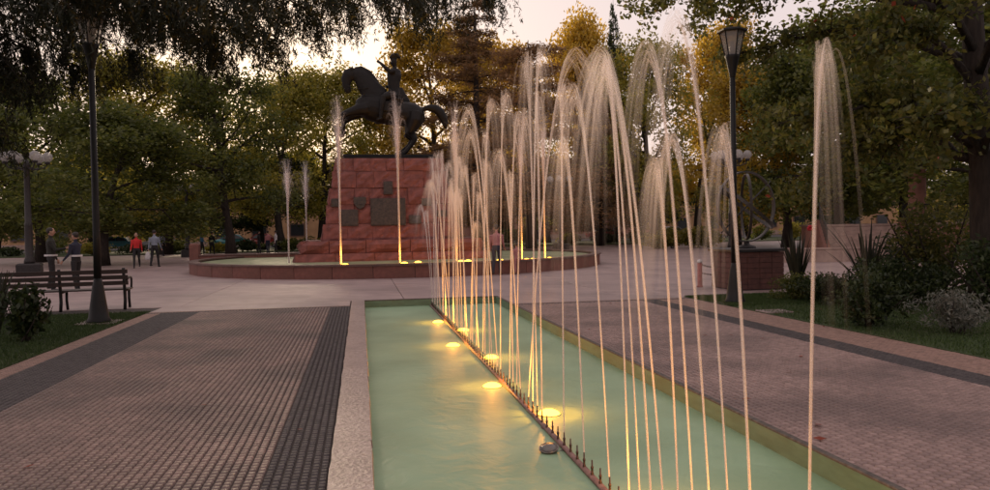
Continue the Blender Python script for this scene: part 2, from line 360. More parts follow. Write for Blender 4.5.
# lawns
def lawn(name, poly, m=M['lawn'], z=0.004):
    k = len(poly); mb = MB(); mb.v = [(x, y, z) for x, y in poly]+[(x, y, -.1) for x, y in poly]
    mb.f = [tuple(range(k))]+[(i, i+k, (i+1) % k+k, (i+1) % k) for i in range(k)]
    return struct(mb.build(name, m))
lawn('lawn_left', [(-40, -8), (-4.21, -8), (-4.21, 16.12), (-40, 16.12)])
lawn('lawn_right', [(6.86, -8), (30, -8), (30, 15.38), (6.86, 15.38)])
lawn('lawn_far', [(-120, 62), (120, 62), (120, 80), (-120, 80)], z=.05)
def grass(name, regions, n, h, parent=None):
    V = []
    for x0, x1, y0, y1 in regions:
        k = n//len(regions); c = np.stack([rng.uniform(x0, x1, k), rng.uniform(y0, y1, k), np.full(k, .004)], 1)
        d = rng.normal(size=(k, 3))*.4; d[:, 2] = 1; d = unit(d)*rng.uniform(.5, 1.2, (k, 1))*h
        s = unit(np.cross(d, rng.normal(size=(k, 3))))*.006
        V.append(np.stack([c-s, c+s, c+d], 1))
    me = quads_mesh(name, np.concatenate(V), 3); o = link(name, me, M['grass']); o['kind'] = 'stuff'
    o['label'] = 'short green grass blades growing on the lawn beside the path'; return o
grass('grass_left', [(-9, -4.19, 8.0, 16.1)], 70000, .05)
grass('grass_right', [(6.88, 13, 6.5, 13.2), (6.88, 11, 13.2, 15.36)], 90000, .05)
st = MB().quad((-200, 80, .0), (200, 80, .0), (200, 96, .0), (-200, 96, .0)); struct(st.build('street', M['asphalt']))

# ------------------------------------------------------------ long pool
pool = thing('reflecting_pool', 'long green painted rectangular pool with pale stone coping along the ribbed path', 'pool', (1.5, 7, -.6))
def rel(mb, o): mb.v = [(x-o.location.x, y-o.location.y, z-o.location.z) for x, y, z in mb.v]; return mb
def prt(mb, name, m, parent, smooth=False): return rel(mb, parent).build(name, m, parent, smooth)
prt(MB().box(PX1, PX1+.045, PY0, PY1, -.6, -.004), 'side_wall', M['poolwall'], pool)
prt(MB().box(-.22, PX0, PY0, PY1, -.6, -.03), 'side_wall', M['poolwall'], pool)
prt(MB().box(-.22, PX1+.045, PY1, PY1+.09, -.6, -.012), 'end_wall', M['poolwall'], pool)
prt(MB().box(-.22, PX1+.045, PY0-.1, PY0, -.6, -.012), 'end_wall', M['poolwall'], pool)
prt(MB().box(PX0, PX1, PY0, PY1, -.62, -.55), 'pool_floor', M['poolwall'], pool)
prt(MB().box(PX1+.002, PX1+.058, PY0, PY1, -.004, .012, bev=.006), 'rim_edge', M['edge'], pool)
prt(MB().box(-.24, PX1+.058, PY1+.002, PY1+.098, -.012, .010, bev=.006), 'rim_edge', M['edge'], pool)
yy = PY0; i = 0
while yy < PY1-.1:
    L_ = min(1.22, PY1+.06-yy)
    mb = MB(); nn = 7
    e = [random.uniform(-.006, .006) for _ in range(nn)]; e2 = [random.uniform(-.005, .005) for _ in range(nn)]
    for k in range(nn-1):       # slightly uneven edges
        a, b = yy+L_*k/(nn-1), yy+L_*(k+1)/(nn-1)-(.006 if k == nn-2 else 0)
        n0 = len(mb.v); z1 = .028
        for x, y, z in ((-.235+e[k], a, -.03), (.05+e2[k], a, -.03), (.05+e2[k+1], b, -.03), (-.235+e[k+1], b, -.03), (-.228+e[k], a, z1), (.042+e2[k], a, z1), (.042+e2[k+1], b, z1), (-.228+e[k+1], b, z1)): mb.v.append((x, y, z))
        mb.f += [tuple(n0+q for q in f) for f in ((0, 1, 5, 4), (1, 2, 6, 5), (2, 3, 7, 6), (3, 0, 4, 7), (4, 5, 6, 7), (3, 2, 1, 0))]
    prt(mb, 'coping_stone', M['coping'], pool); yy += L_; i += 1
struct(MB().quad((PX0, PY0, WZ), (PX1, PY0, WZ), (PX1, PY1, WZ), (PX0, PY1, WZ)).build('water', M['water']))

# pipe with nozzles
NX = 1.5
pipe = thing('nozzle_pipe', 'long reddish metal pipe with upright nozzles running down the middle of the pool', 'fountain pipe', (NX, 9, WZ))
mb = MB().loft([(NX, 1.6, WZ+.012), (NX, 9, WZ+.012), (NX, 16.85, WZ+.012)], .022, 8); prt(mb, 'pipe', M['pipe'], pipe, True)
for yb in np.arange(2.2, 16.9, 2.0):
    prt(MB().box(NX-.03, NX+.03, yb-.03, yb+.03, WZ-.42, WZ+.002), 'support', M['pipe'], pipe)
nzm = MB().lathe([(.011, 0), (.011, .018), (.008, .022), (.008, .045), (.010, .047), (.010, .06), (.006, .064), (.005, .105)], 8).mesh('nozzle', True); nzm.materials.append(M['nozzle'])
nozY = [2.37+.178*i for i in range(81)]
for y in nozY: link('nozzle', nzm, None, pipe, (random.uniform(-.003, .003), y-9, .026))

# ------------------------------------------------------------ water jets (fine strands of falling and rising water)
def jet_mesh(name, h, vx, vy, strands, seg, rad, jit, r, droop=1.0, spread=1.0, fall=(.55, 1.0), base_r=.004, lat=.58, grow=5.0):
    g_ = 9.81; vz = math.sqrt(2*g_*h); T = 2*vz/g_
    V = []; F = []; D = []; off = 0
    side = [(math.cos(a), math.sin(a)) for a in (0.5, 2.6, 4.7)]
    hs = vz*(1+np.clip(r.normal(0, jit, strands), -2.2*jit, 1.3*jit)); vxs = vx+r.normal(0, 0.009*spread, strands); vys = vy+r.normal(0, .009*spread, strands)
    te = r.uniform(fall[0], fall[1], strands)*T*droop; x0 = r.normal(0, base_r, strands); y0 = r.normal(0, base_r, strands); bx = r.normal(0, .075*spread, strands); by = r.normal(0, .075*spread, strands)
    rr = rad*r.uniform(.6, 1.3, strands)
    s = np.linspace(0, 1, seg)
    for k in range(strands):
        t = s*te[k]; ta = hs[k]/g_; late = np.maximum(t-ta*lat, 0)
        x = x0[k]+vxs[k]*t+bx[k]*late; y = y0[k]+vys[k]*t+by[k]*late; z = hs[k]*t-.5*g_*t*t
        z = np.maximum(z, -.02)
        lf = np.clip((t-ta*.75)/(ta*.9), 0, 1); taper = rr[k]*(1+grow*lf); D.append(np.repeat((1-.75*lf)*np.clip((1-s)/.30, 0, 1), 3))
        P = np.stack([np.stack([x+c*taper, y+q*taper, z], 1) for c, q in side], 1)      # seg,3,3
        V.append(P.reshape(-1, 3)); i = np.arange(seg-1)[:, None]; j = np.arange(3)[None]
        a = off+i*3+j; b = off+i*3+(j+1) % 3; F.append(np.stack([a, b, b+3, a+3], -1).reshape(-1, 4)); off += seg*3
    me = quads_mesh(name, np.concatenate(V), 4, np.concatenate(F), True); me.materials.append(M['jet'])
    at_ = me.attributes.new('water_amount', 'FLOAT', 'POINT'); at_.data.foreach_set('value', np.concatenate(D).astype(np.float32)); return me
jr = np.random.default_rng(21)
special = {2.42: (2.14, .10, .0), }
for i, y in enumerate(nozY):
    if y > 8 and i % 3 == 2: continue
    if y < 8 and i > 8 and i % 5 == 1: continue
    if 4.55 < y < 6.0 and i % 3 != 0: continue
    near = y < 5
    h = jr.uniform(2.15, 2.75) if not near else jr.uniform(2.25, 2.58)
    if 5.9 < y < 9.5: h = jr.uniform(2.5, 3.3)
    if y > 9.5: h = jr.uniform(2.0, 3.0)
    if jr.random() < .2: h *= .82
    vx = jr.normal(.02, .18); vy = jr.normal(.05, .15)
    if near: vx = float(np.clip(jr.normal(-.24, .12), -.42, -.13)); vy = jr.normal(.02, .08)
    if i == 0: h, vx, vy = 2.16, .125, 0.0
    if i == 1: continue
    if i == 2: h, vx, vy = 1.93, -.17, .03
    n = 46 if y < 5 else 40 if y < 9 else 32
    me = jet_mesh('water_jet', h, vx, vy, n, 26 if y < 6 else 18, .0019 if y < 5 else .0026 if y < 9 else .0042, .008, jr, fall=(.58, .90), base_r=.002, spread=.68 if near else 1.0)
    o = link('water_jet', me, None, None, (NX, y, WZ+.13))
    if i == 0: tag(o, 'lone arching water jet set apart at the near end of the nozzle pipe', 'water jet', 'water jets of the long pool')
    elif y < 5: tag(o, 'tall thin arching water jet beside the ribbed path, before the lit lamps', 'water jet', 'water jets of the long pool')
    elif y < 9: tag(o, 'arching water jet rising among the amber lamps of the long pool', 'water jet', 'water jets of the long pool')
    else: tag(o, 'water jet in the dense cluster at the round fountain end of the pool', 'water jet', 'water jets of the long pool')

# ------------------------------------------------------------ pool lamps
def lamp_mesh_body(): return MB().lathe([(.03, -.10), (.07, -.07), (.10, -.01), (.108, .0), (.108, .008), (.10, .010), (.092, .006)], 16).mesh('housing', True)
hb = lamp_mesh_body(); hb.materials.append(M['lampbody'])
hl = MB().lathe([(.002, .050), (.05, .044), (.085, .028), (.102, .009)], 16).mesh('lens', True); hl.materials.append(M['lens'])
hl0 = MB().lathe([(.002, .020), (.05, .018), (.091, .012), (.091, .008)], 16).mesh('lens', True); hl0.materials.append(M['lens_off'])
def pool_lamp(x, y, z, label, group, power=16, lit=True, arm=None, tilt=(0, 0), scale=1.0):
    t = thing('pool_lamp', label, 'lamp', (x, y, z), 0, group); t.rotation_euler = (tilt[0], tilt[1], 0); t.scale = (scale,)*3
    link('housing', hb, None, t); link('lens', hl if lit else hl0, None, t)
    if arm: MB().loft([(0, 0, -.06), (arm*.5, 0, -.075), (arm, 0, -.05)], .012, 6).build('bracket', M['lampbody'], t, True)
    if lit:
        ld = bpy.data.lights.new('amber_light', 'POINT'); ld.energy = power; ld.color = (1.0, .37, .045); ld.shadow_soft_size = .03
        lo = bpy.data.objects.new('amber_light', ld); C.objects.link(lo); lo.parent = t; lo.location = (0, 0, .12); ld.energy = power*1.0
        sp = bpy.data.lights.new('amber_beam', 'SPOT'); sp.energy = power*5.5; sp.color = (1.0, .43, .05); sp.spot_size = R_(120); sp.spot_blend = .8; sp.shadow_soft_size = .03
        sb_ = bpy.data.objects.new('amber_beam', sp); C.objects.link(sb_); sb_.parent = t; sb_.location = (0, 0, .13); sb_.rotation_euler = (math.pi, 0, 0)
for u, v, b in ((438, 321, -1), (463, 329, 1), (453, 344, -1), (491, 356, 1), (492, 384, -1), (549, 411, 1)):
    x, y = G(u, v, WZ+.03); x = min(max(x, NX-.42), NX+.42)
    side = 'path side' if b < 0 else 'lawn side'
    pool_lamp(x, y, WZ-.004, 'glowing amber pool lamp close beside the nozzle pipe in the green water', 'amber lamps along the nozzle pipe', arm=NX-x, power=24)
for x, y in ((NX+.2, 4.15), (NX+.2, 2.9)):
    pool_lamp(x, y, WZ+.012, 'glowing amber pool lamp close beside the nozzle pipe in the green water', 'amber lamps along the nozzle pipe', arm=-.2, power=20)
x, y = G(549, 452, WZ)
pool_lamp(x, y, WZ+.03, 'unlit grey pool lamp tilted on its bracket beside the nozzle pipe', None, lit=False, arm=(NX-x)/.72, tilt=(R_(12), R_(-8)), scale=.72)

# ------------------------------------------------------------ round fountain
fx, fy = FC
basin = thing('round_fountain', 'round terracotta fountain basin surrounding the red stone monument', 'fountain', (fx, fy, 0))
NPAN = 40
pm = MB().ring(FR-.28, FR, 0, .40, 5, 0, 2*math.pi/NPAN-.0022).mesh('rim_panel'); pm.materials.append(M['terra'])
cm = MB().ring(FR-.33, FR+.045, .403, .465, 5, 0, 2*math.pi/NPAN-.0012).mesh('rim_cap'); cm.materials.append(M['terracap'])
for k in range(NPAN):
    a = 2*math.pi*k/NPAN
    for nme, me in (('rim_panel', pm), ('rim_cap', cm)):
        o = link(nme, me, None, basin); o.rotation_euler = (0, 0, a); s = 1+random.uniform(-.0006, .0006); o.scale = (s, s, 1)
MB().ring(FR-.29, FR-.02, .0, .39, 80).build('rim_core', M['mortar'], basin)
wm = MB(); wm.v = [((FR-.30)*math.cos(2*math.pi*k/80)+fx, (FR-.30)*math.sin(2*math.pi*k/80)+fy, .37) for k in range(80)]; wm.f = [tuple(range(80))]
struct(wm.build('fountain_water', M['rwater']))

# monument: plinth of rough red blocks
pc = at(389, 200, fy); PXc = pc.x
mon = thing('monument_plinth', 'battered red stone monument plinth with dark bronze plaques inside the round fountain', 'plinth', (PXc, fy, 0))
def noisy(mb, amt, r):
    off = {}
    v2 = []
    for p in mb.v:
        k = tuple(round(q, 3) for q in p)
        if k not in off: off[k] = Vector([r.uniform(-amt, amt) for _ in range(3)])
        v2.append(tuple(Vector(p)+off[k]))
    mb.v = v2; return mb
rr = random.Random(5)
def grid_block(w, d, h, nx=4, nz=3, bulge=.06, rough=.03):
    """stone with a rough bulging outer face; x along face, -y outward"""
    mb = MB()
    for iz in range(nz+1):
        for ix in range(nx+1):
            fx_, fz_ = ix/nx, iz/nz; edge = min(fx_, 1-fx_, fz_, 1-fz_)
            out = bulge*min(1, edge*4)+(rr.uniform(-rough, rough) if edge > 0 else 0)
            mb.v.append((w*(fx_-.5), -out, h*fz_))
    n1 = len(mb.v)
    mb.v += [(-w/2, d, 0), (w/2, d, 0), (w/2, d, h), (-w/2, d, h)]
    k = nx+1
    for iz in range(nz):
        for ix in range(nx): mb.f.append((iz*k+ix, iz*k+ix+1, (iz+1)*k+ix+1, (iz+1)*k+ix))
    mb.f.append(tuple(range(0, k))[::-1]+(n1, n1+1)); mb.f.append(tuple(nz*k+i for i in range(k))+(n1+2, n1+3))
    mb.f.append(tuple(i*k for i in range(nz+1))+(n1+3, n1)); mb.f.append(tuple(i*k+nx for i in range(nz, -1, -1))+(n1+1, n1+2))
    mb.f.append((n1+1, n1, n1+3, n1+2)); return mb
zb, zt = 1.22, 4.52; wb, wt = 5.55, 4.34; db, dt = 4.9, 3.9
def lerp(a, b, t): return a+(b-a)*t
core = MB(); q0, q1 = .22, .22
core.v = [(-wb/2+q0, -db/2+q0, 0), (wb/2-q0, -db/2+q0, 0), (wb/2-q0, db/2-q0, 0), (-wb/2+q0, db/2-q0, 0), (-wt/2+q1, -dt/2+q1, zt-.03), (wt/2-q1, -dt/2+q1, zt-.03), (wt/2-q1, dt/2-q1, zt-.03), (-wt/2+q1, dt/2-q1, zt-.03)]
core.f = [(0, 1, 5, 4), (1, 2, 6, 5), (2, 3, 7, 6), (3, 0, 4, 7), (4, 5, 6, 7)]
core.build('core', M['redstone'], mon)
rows = [zb-.1, 1.85, 2.62, 3.3, 3.98, zt]
for face in range(4):
    ang = face*math.pi/2; fw = (wb, wt) if face % 2 == 0 else (db, dt); dd = (db, dt) if face % 2 == 0 else (wb, wt)
    for rix in range(5):
        z0, z1 = rows[rix], rows[rix+1]; t = ((z0+z1)/2-zb)/(zt-zb); w = lerp(*fw, t); dpt = lerp(*dd, t)
        nb = 5 if rix % 2 else 6
        cuts = [0]+sorted((k+rr.uniform(-.28, .28))/nb for k in range(1, nb))+[1]
        for a, b in zip(cuts[:-1], cuts[1:]):
            bw = (b-a)*w-.008; mbk = grid_block(bw, .24, z1-z0-.008, 6, 5, bulge=rr.uniform(.0, .07), rough=.034)
            lean = math.atan2((dd[0]-dd[1])/2, zt-zb)
            cx = (a+b)/2*w-w/2
            o = mbk.build('stone_block', M['redstone'], mon)
            Mx = Matrix.Rotation(ang, 4, 'Z') @ Matrix.Translation((cx, -dpt/2+rr.uniform(-.05, .05), (z0+z1)/2)) @ Matrix.Rotation(-lean, 4, 'X') @ Matrix.Translation((0, 0, -(z1-z0)/2))
            o.matrix_local = Mx
# rough ledge at the foot
LW, LD = 7.5, 6.4
for face in range(4):
    ang = face*math.pi/2; w, dd_ = (LW, LD) if face % 2 == 0 else (LD, LW)
    for z0, z1, ins in ((.0, .68, 0), (.69, 1.18, .18)):
        nb = 5; cuts = [0]+sorted((k+rr.uniform(-.25, .25))/nb for k in range(1, nb))+[1]
        for a, b in zip(cuts[:-1], cuts[1:]):
            ww = w-2*ins; o = grid_block((b-a)*ww-.02, .9, z1-z0, bulge=.12, rough=.05).build('ledge_stone', M['redstone'], mon)
            o.matrix_local = Matrix.Rotation(ang, 4, 'Z') @ Matrix.Translation(((a+b)/2*ww-ww/2, -dd_/2+ins, z0))
MB().box(-2.9, 2.9, -2.5, 2.5, .3, 1.12).build('ledge_core', M['redstone'], mon)
# plaques on the front face
lean = math.atan2((db-dt)/2, zt-zb)
def plaque(u, v, w, h, shape='box'):
    Yf = fy-db/2+.35
    p = at(u, v, Yf); s = Yf/FPX
    t = (p.z-zb)/(zt-zb); yl = -lerp(db, dt, t)/2-.085
    W_, H_ = w*s, h*s
    if shape == 'box':
        mb = MB().box(-W_/2, W_/2, -.03, .05, -H_/2, H_/2); mb.box(-W_/2+.04, W_/2-.04, -.048, -.029, -H_/2+.04, H_/2-.04)
    else:
        mb = MB(); prof = [(-.5, .5), (.5, .5), (.5, .05), (.3, -.32), (0, -.5), (-.3, -.32), (-.5, .05)]; k = len(prof)
        mb.v = [(x*W_, -.045, z*H_) for x, z in prof]+[(x*W_, .05, z*H_) for x, z in prof]; mb.f = [tuple(range(k)), tuple(range(2*k-1, k-1, -1))]+[(i, (i+1) % k, (i+1) % k+k, i+k) for i in range(k)]
        mb.box(-W_*.22, W_*.22, -.065, -.044, -H_*.12, H_*.3)
    o = mb.build('plaque', M['plaque'], mon); o.matrix_local = Matrix.Translation((p.x-PXc, yl, p.z)) @ Matrix.Rotation(-lean, 4, 'X')
for a in ((388, 212, 34, 27), (350, 218, 16, 16), (388, 188, 9, 13), (414.5, 219.5, 12, 8), (335, 203, 7, 8), (441, 213.5, 10, 6)): plaque(*a)
plaque(360, 203.5, 12, 12, 'shield'); plaque(426, 202, 10, 7)

# equestrian statue
def remeshed(mb, name, voxel, smooth=6, fac=.5):
    me = mb.mesh(name); o = bpy.data.objects.new('tmp', me); C.objects.link(o)
    r = o.modifiers.new('r', 'REMESH'); r.mode = 'VOXEL'; r.voxel_size = voxel; r.use_smooth_shade = True
    if smooth: s = o.modifiers.new('s', 'SMOOTH'); s.iterations = smooth; s.factor = fac
    dg = bpy.context.evaluated_depsgraph_get(); out = bpy.data.meshes.new_from_object(o.evaluated_get(dg)); out.name = name
    bpy.data.objects.remove(o); bpy.data.meshes.remove(me)
    out.polygons.foreach_set('use_smooth', [True]*len(out.polygons)); return out
sz = .00985
def h2(x, y, d=0.0): return ((x-228)*sz, d, (468-y)*sz)     # figure sketch units to metres, horse faces -X
K = lambda *r: [(a*sz, b*sz) if isinstance((a, b), tuple) else a for a, b in r]
statue = thing('equestrian_statue', 'dark bronze horse and rider statue rearing on top of the red plinth', 'statue', (PXc, fy, zt))
MB().box(-1.92, 1.92, -.75, .75, -.03, .27, bev=.03).build('base_slab', M['bronze'], statue)
def tub(mb, pts, rad, n=12): mb.loft(pts, rad, n)
hm = MB()
def hl_(pts, rr_, n=12): hm.loft([h2(*p) for p in pts], [(r[0]*sz, r[1]*sz) if isinstance(r, tuple) else r*sz for r in rr_], n)
# trunk: loft direction roughly X, radii (side, vertical)
hl_([(92, 240), (112, 243), (150, 252), (200, 262), (250, 272), (300, 280), (345, 288), (378, 292), (394, 290)], [(22, 20), (40, 42), (50, 58), (53, 64), (53, 60), (52, 56), (50, 56), (36, 42), (14, 18)], 16)
hl_([(195, 215), (165, 185), (138, 150), (112, 118), (88, 108), (70, 110)], [(30, 52), (27, 50), (21, 44), (17, 34), (15, 26), (12, 20)], 14)   # neck
hl_([(84, 98), (66, 110), (56, 132), (54, 158), (60, 180), (63, 192)], [(13, 20), (17, 28), (15, 25), (12, 18), (11, 15), (8, 10)], 12)      # head
hl_([(74, 94, -.09), (80, 84, -.10), (84, 74, -.10)], [7, 6, 1.5], 8); hl_([(74, 94, .09), (80, 84, .10), (84, 74, .10)], [7, 6, 1.5], 8)      # ears
hl_([(92, 86), (118, 84), (150, 102), (178, 136), (198, 172)], [(5, 9), (6, 13), (6, 15), (6, 14), (5, 8)], 8)                                     # mane ridge
for d, k in ((-.27, 0), (.27, 7)):       # raised forelegs
    hl_([(140, 262, d*.8), (105, 268+k*.5, d), (66, 280+k*2, d), (38, 291+k*3, d)], [(34, 36), (25, 27), (17, 18), (14, 15)], 10)
    hl_([(40, 286+k*3, d), (36, 305+k*3, d), (37, 326+k*3, d), (40, 338+k*3, d), (32, 349+k*3, d), (24, 358+k*3, d)], [14, 9.5, 8.5, 10.5, 9.5, 11], 10)
for d, k in ((-.30, 0), (.30, -22)):     # hind legs, folded under
    hl_([(350, 285, d*.7), (345, 320, d), (328, 352, d), (322, 372, d)], [(40, 50), (34, 48), (25, 33), (18, 24)], 12)
    hl_([(318, 360, d), (336, 384, d), (347+k*.3, 398, d)], [(22, 26), (15, 17), (13, 15)], 10)
    hl_([(347+k*.3, 392, d), (332+k*.5, 418, d), (314+k*.8, 440, d), (303+k, 452, d), (290+k, 461, d)], [13.5, 9.5, 9, 11, 10], 10)
    hl_([(298+k, 455, d), (284+k, 466, d)], [11, 13], 10)
hl_([(386, 258), (412, 252), (440, 256), (462, 272), (477, 298), (484, 326), (487, 345)], [(9, 9), (14, 15), (17, 20), (18, 22), (16, 20), (11, 14), (4, 5)], 10)      # tail
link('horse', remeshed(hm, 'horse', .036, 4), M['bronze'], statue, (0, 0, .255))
sad = MB()
sad.loft([h2(205, 205), h2(235, 214), h2(270, 222), h2(300, 226)], [(.40, .06), (.56, .08), (.56, .08), (.44, .06)], 14)
sad.box(-.34, .42, -.575, .575, 1.85, 2.32)
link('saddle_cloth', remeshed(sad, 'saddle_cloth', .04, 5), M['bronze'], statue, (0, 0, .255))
rm = MB()
def rl(pts, rr_, n=10): rm.loft([h2(*p) for p in pts], [(r[0]*sz, r[1]*sz) if isinstance(r, tuple) else r*sz for r in rr_], n)
rl([(262, 222), (262, 200), (260, 170), (260, 140), (262, 110), (266, 88), (266, 80)], [(30, 26), (29, 27), (25, 24), (28, 25), (33, 25), (26, 18), (10, 10)], 14)   # torso
rl([(266, 88), (264, 66)], [10, 9], 10)                                          # neck
rl([(264, 72), (261, 58), (262, 44), (266, 34)], [(9, 11), (14, 16), (14, 17), (8, 9)], 12)     # head
rl([(247, 60), (244, 57)], [4, 2], 8)                                              # nose
rl([(243, 36), (258, 26), (276, 24), (290, 36)], [(10, 5), (17, 11), (17, 11), (10, 5)], 10)     # cocked hat
rl([(262, 96, -.28), (244, 104, -.36), (224, 88, -.38), (206, 70, -.36), (196, 61, -.35)], [12, 11, 9, 7, 5.5], 10)   # raised arm
for a, b in ((186, 54), (184, 59), (186, 64), (190, 68)): rl([(198, 62, -.35), ((198+a)/2, (62+b)/2-1, -.35), (a, b, -.34)], [3.2, 2.6, 1.6], 6)   # fingers
rl([(198, 60, -.33), (194, 54, -.30), (191, 50, -.29)], [3, 2.4, 1.6], 6)
rl([(264, 98, .28), (270, 128, .36), (252, 152, .34), (232, 158, .2), (224, 160, .15)], [12, 11, 9, 7, 6], 10)             # rein arm
for d in (-1, 1):
    rl([(262, 206, d*.18), (238, 206, d*.42), (212, 216, d*.60)], [(20, 20), (20, 20), (14, 14)], 10)
    rl([(212, 212, d*.60), (206, 245, d*.62), (200, 280, d*.60), (198, 304, d*.60)], [14, 13, 10, 8], 10)
    rl([(204, 308, d*.60), (190, 314, d*.61), (178, 316, d*.62)], [(8, 7), (8, 6), (5, 4)], 8)
rl([(276, 170), (286, 200), (296, 228), (298, 240)], [(22, 10), (28, 12), (34, 10), (32, 6)], 10)      # coat tails
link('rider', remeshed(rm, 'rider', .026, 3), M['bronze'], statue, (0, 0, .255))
rn = MB(); rn.loft([h2(66, 176, -.12), h2(130, 176, -.28), h2(200, 162, -.12), h2(224, 160, .1)], .014, 6); rn.loft([h2(66, 176, .12), h2(130, 176, .28), h2(200, 162, .16), h2(224, 160, .12)], .014, 6)
rn.loft([h2(52, 164, -.13), h2(64, 166, -.19), h2(78, 168, -.16)], .014, 6)
rn.build('reins', M['bronze'], statue, loc=(0, 0, .255))

# fountain ring jets and lamps
def ring_jet(u, v, top, label, lit, Yoff=None, n=130, power=36):
    x, y = G(u, v, .40) if Yoff is None else (at(u, v, Yoff).x, Yoff)
    p = at(u, top, y); h = (p.z-.42)*.90
    me = jet_mesh('fountain_jet', h, jr.normal(0, .02), jr.normal(0, .02), n, 20, .012, .06, jr, fall=(.40, .68), spread=3.2, base_r=.010, lat=.45)
    tag(link('fountain_jet', me, None, None, (x, y, .42)), label, 'water jet', 'upright jets of the round fountain')
    if lit: pool_lamp(x+.14, y-.16, .385, 'amber lamp at the foot of an upright jet in the round fountain', 'amber lamps in the round fountain', power=power, scale=1.25)
GJ = 26.6
ring_jet(341, 262, 102, 'tall upright water jet in front of the shield plaque of the plinth', True, GJ)
ring_jet(400, 262, 97, 'tall upright water jet in front of the large plaque of the plinth', True, GJ)
ring_jet(457, 260, 108, 'tall upright water jet just past the corner of the plinth beside the jet cluster', True, GJ+.3)
ring_jet(289, 262, 163, 'short upright water jet at the outer side of the fountain by the rim', False, 28.6)
ring_jet(307, 255, 165, 'short upright water jet close behind the plinth ledge', False, 34.0)
ring_jet(545, 258, 120, 'upright water jet at the lawn side of the round fountain', True, 27.6)
ring_jet(522, 257, 130, 'upright water jet between the jet cluster and the fountain rim', True, 27.0)
for u, v in ((418, 261), (468, 260), (500, 259), (533, 257)):
    p = at(u, v, 26.9); pool_lamp(p.x, 26.9, .385, 'amber lamp at the foot of an upright jet in the round fountain', 'amber lamps in the round fountain', power=30, scale=1.25)

# low wall and post behind the fountain
t = thing('planter_wall', 'low terracotta wall with a square end post behind the round fountain', 'wall', (-5.5, 37.5, 0))
for k in range(4): MB().box(-2.0+k*1.3, -.715+k*1.3, -.2, .2, 0, .50, bev=.02).build('wall_panel', M['terra'], t)
MB().box(-2.42, -2.01, -.24, .24, 0, 1.1, bev=.06).build('end_post', M['terra'], t); MB().box(-2.0, 3.2, -.24, .24, .502, .57, bev=.02).build('wall_cap', M['terracap'], t)

# ------------------------------------------------------------ lamp posts
def lantern_post(name, x, y, htop, label):
    t = thing(name, label, 'lamp post', (x, y, 0))
    MB().lathe([(.19, 0), (.20, .05), (.17, .10), (.135, .34), (.092, .66), (.075, .72), (.064, .80)], 16).build('flared_base', M['black'], t, True)
    MB().box(-.33, .33, -.33, .33, .0, .018).build('footing', M['coping'], t)
    hp = htop-.98
    MB().lathe([(.066, .78), (.060, 1.6), (.052, hp)], 12).build('pole', M['black'], t, True)
    MB().lathe([(.045, hp-.02), (.055, hp+.02), (.075, hp+.12), (.125, hp+.36), (.14, hp+.40), (.14, hp+.43)], 16).build('funnel', M['black'], t, True)
    for k in range(6):
        a = math.pi/6+k*math.pi/3; b = a+math.pi/3; r0, r1, z0, z1 = .135, .235, hp+.42, hp+.88
        ca, sa, cb, sb = math.cos(a), math.sin(a), math.cos(b), math.sin(b)
        MB().loft([(r0*ca, r0*sa, z0), (r1*ca, r1*sa, z1)], .012, 6).build('frame_bar', M['black'], t)
        f = .97; MB().quad((r0*ca*f, r0*sa*f, z0), (r0*cb*f, r0*sb*f, z0), (r1*cb*f, r1*sb*f, z1), (r1*ca*f, r1*sa*f, z1)).build('glass_pane', M['lglass'], t)
    MB().lathe([(.27, hp+.87), (.29, hp+.89), (.285, hp+.92), (.12, hp+.965), (.04, hp+.98)], 6, rot=math.pi/6).build('cap', M['black'], t)
    MB().lathe([(.04, hp+.44), (.05, hp+.50), (.06, hp+.62), (.03, hp+.70)], 10).build('bulb', M['lens_off'], t, True)
x, y = G(99, 323); lantern_post('lantern_post', x, y, at(89, 13, y).z, 'black lantern post with flared base on the grass beside the bench')
x, y = G(735, 303); lantern_post('lantern_post', x, y, at(728, 27, y).z, 'black lantern post with flared base near the armillary ring and chain posts')

def globe_post(u, vbase, label, vtop=None):
    x, y = G(u, vbase); H_ = 5.0
    t = thing('globe_lamp_post', label, 'lamp post', (x, y, 0), random.uniform(0, 1), 'multi globe lamp posts round the plaza')
    MB().box(-.42, .42, -.42, .42, 0, .5, bev=.05).build('base_block', M['iron'], t)
    MB().lathe([(.19, .49), (.20, .6), (.15, .75), (.14, 2.0), (.15, 2.05), (.12, 2.12), (.10, 4.3), (.14, 4.38), (.10, 4.5), (.05, 4.62)], 12).build('post', M['iron'], t, True)
    for k in range(6):
        a = k*math.pi/3; c, s = math.cos(a), math.sin(a)
        r = .72 if k < 5 else .001
        r = .72
        MB().loft([(.08*c, .08*s, 4.3), (.35*c, .35*s, 4.22), (.62*c, .62*s, 4.30), (r*c, r*s, 4.46)], .028, 6).build('arm', M['iron'], t, True)
        gl = MB().sphere((r*c, r*s, 4.72), .20).build('globe', M['globe'], t, True)
        MB().lathe([(.09, 4.44), (.11, 4.5), (.10, 4.53)], 10, (r*c, r*s, 0)).build('fitter', M['iron'], gl)
globe_post(30, 276, 'multi globe lamp post behind the bench and the standing couple')
globe_post(188, 257, 'multi globe lamp post between the walking man and the fountain rim')
globe_post(732, 258, 'multi globe lamp post behind the armillary ring pedestal')
globe_post(561, 251, 'multi globe lamp post on the far plaza edge behind the long pool jets')

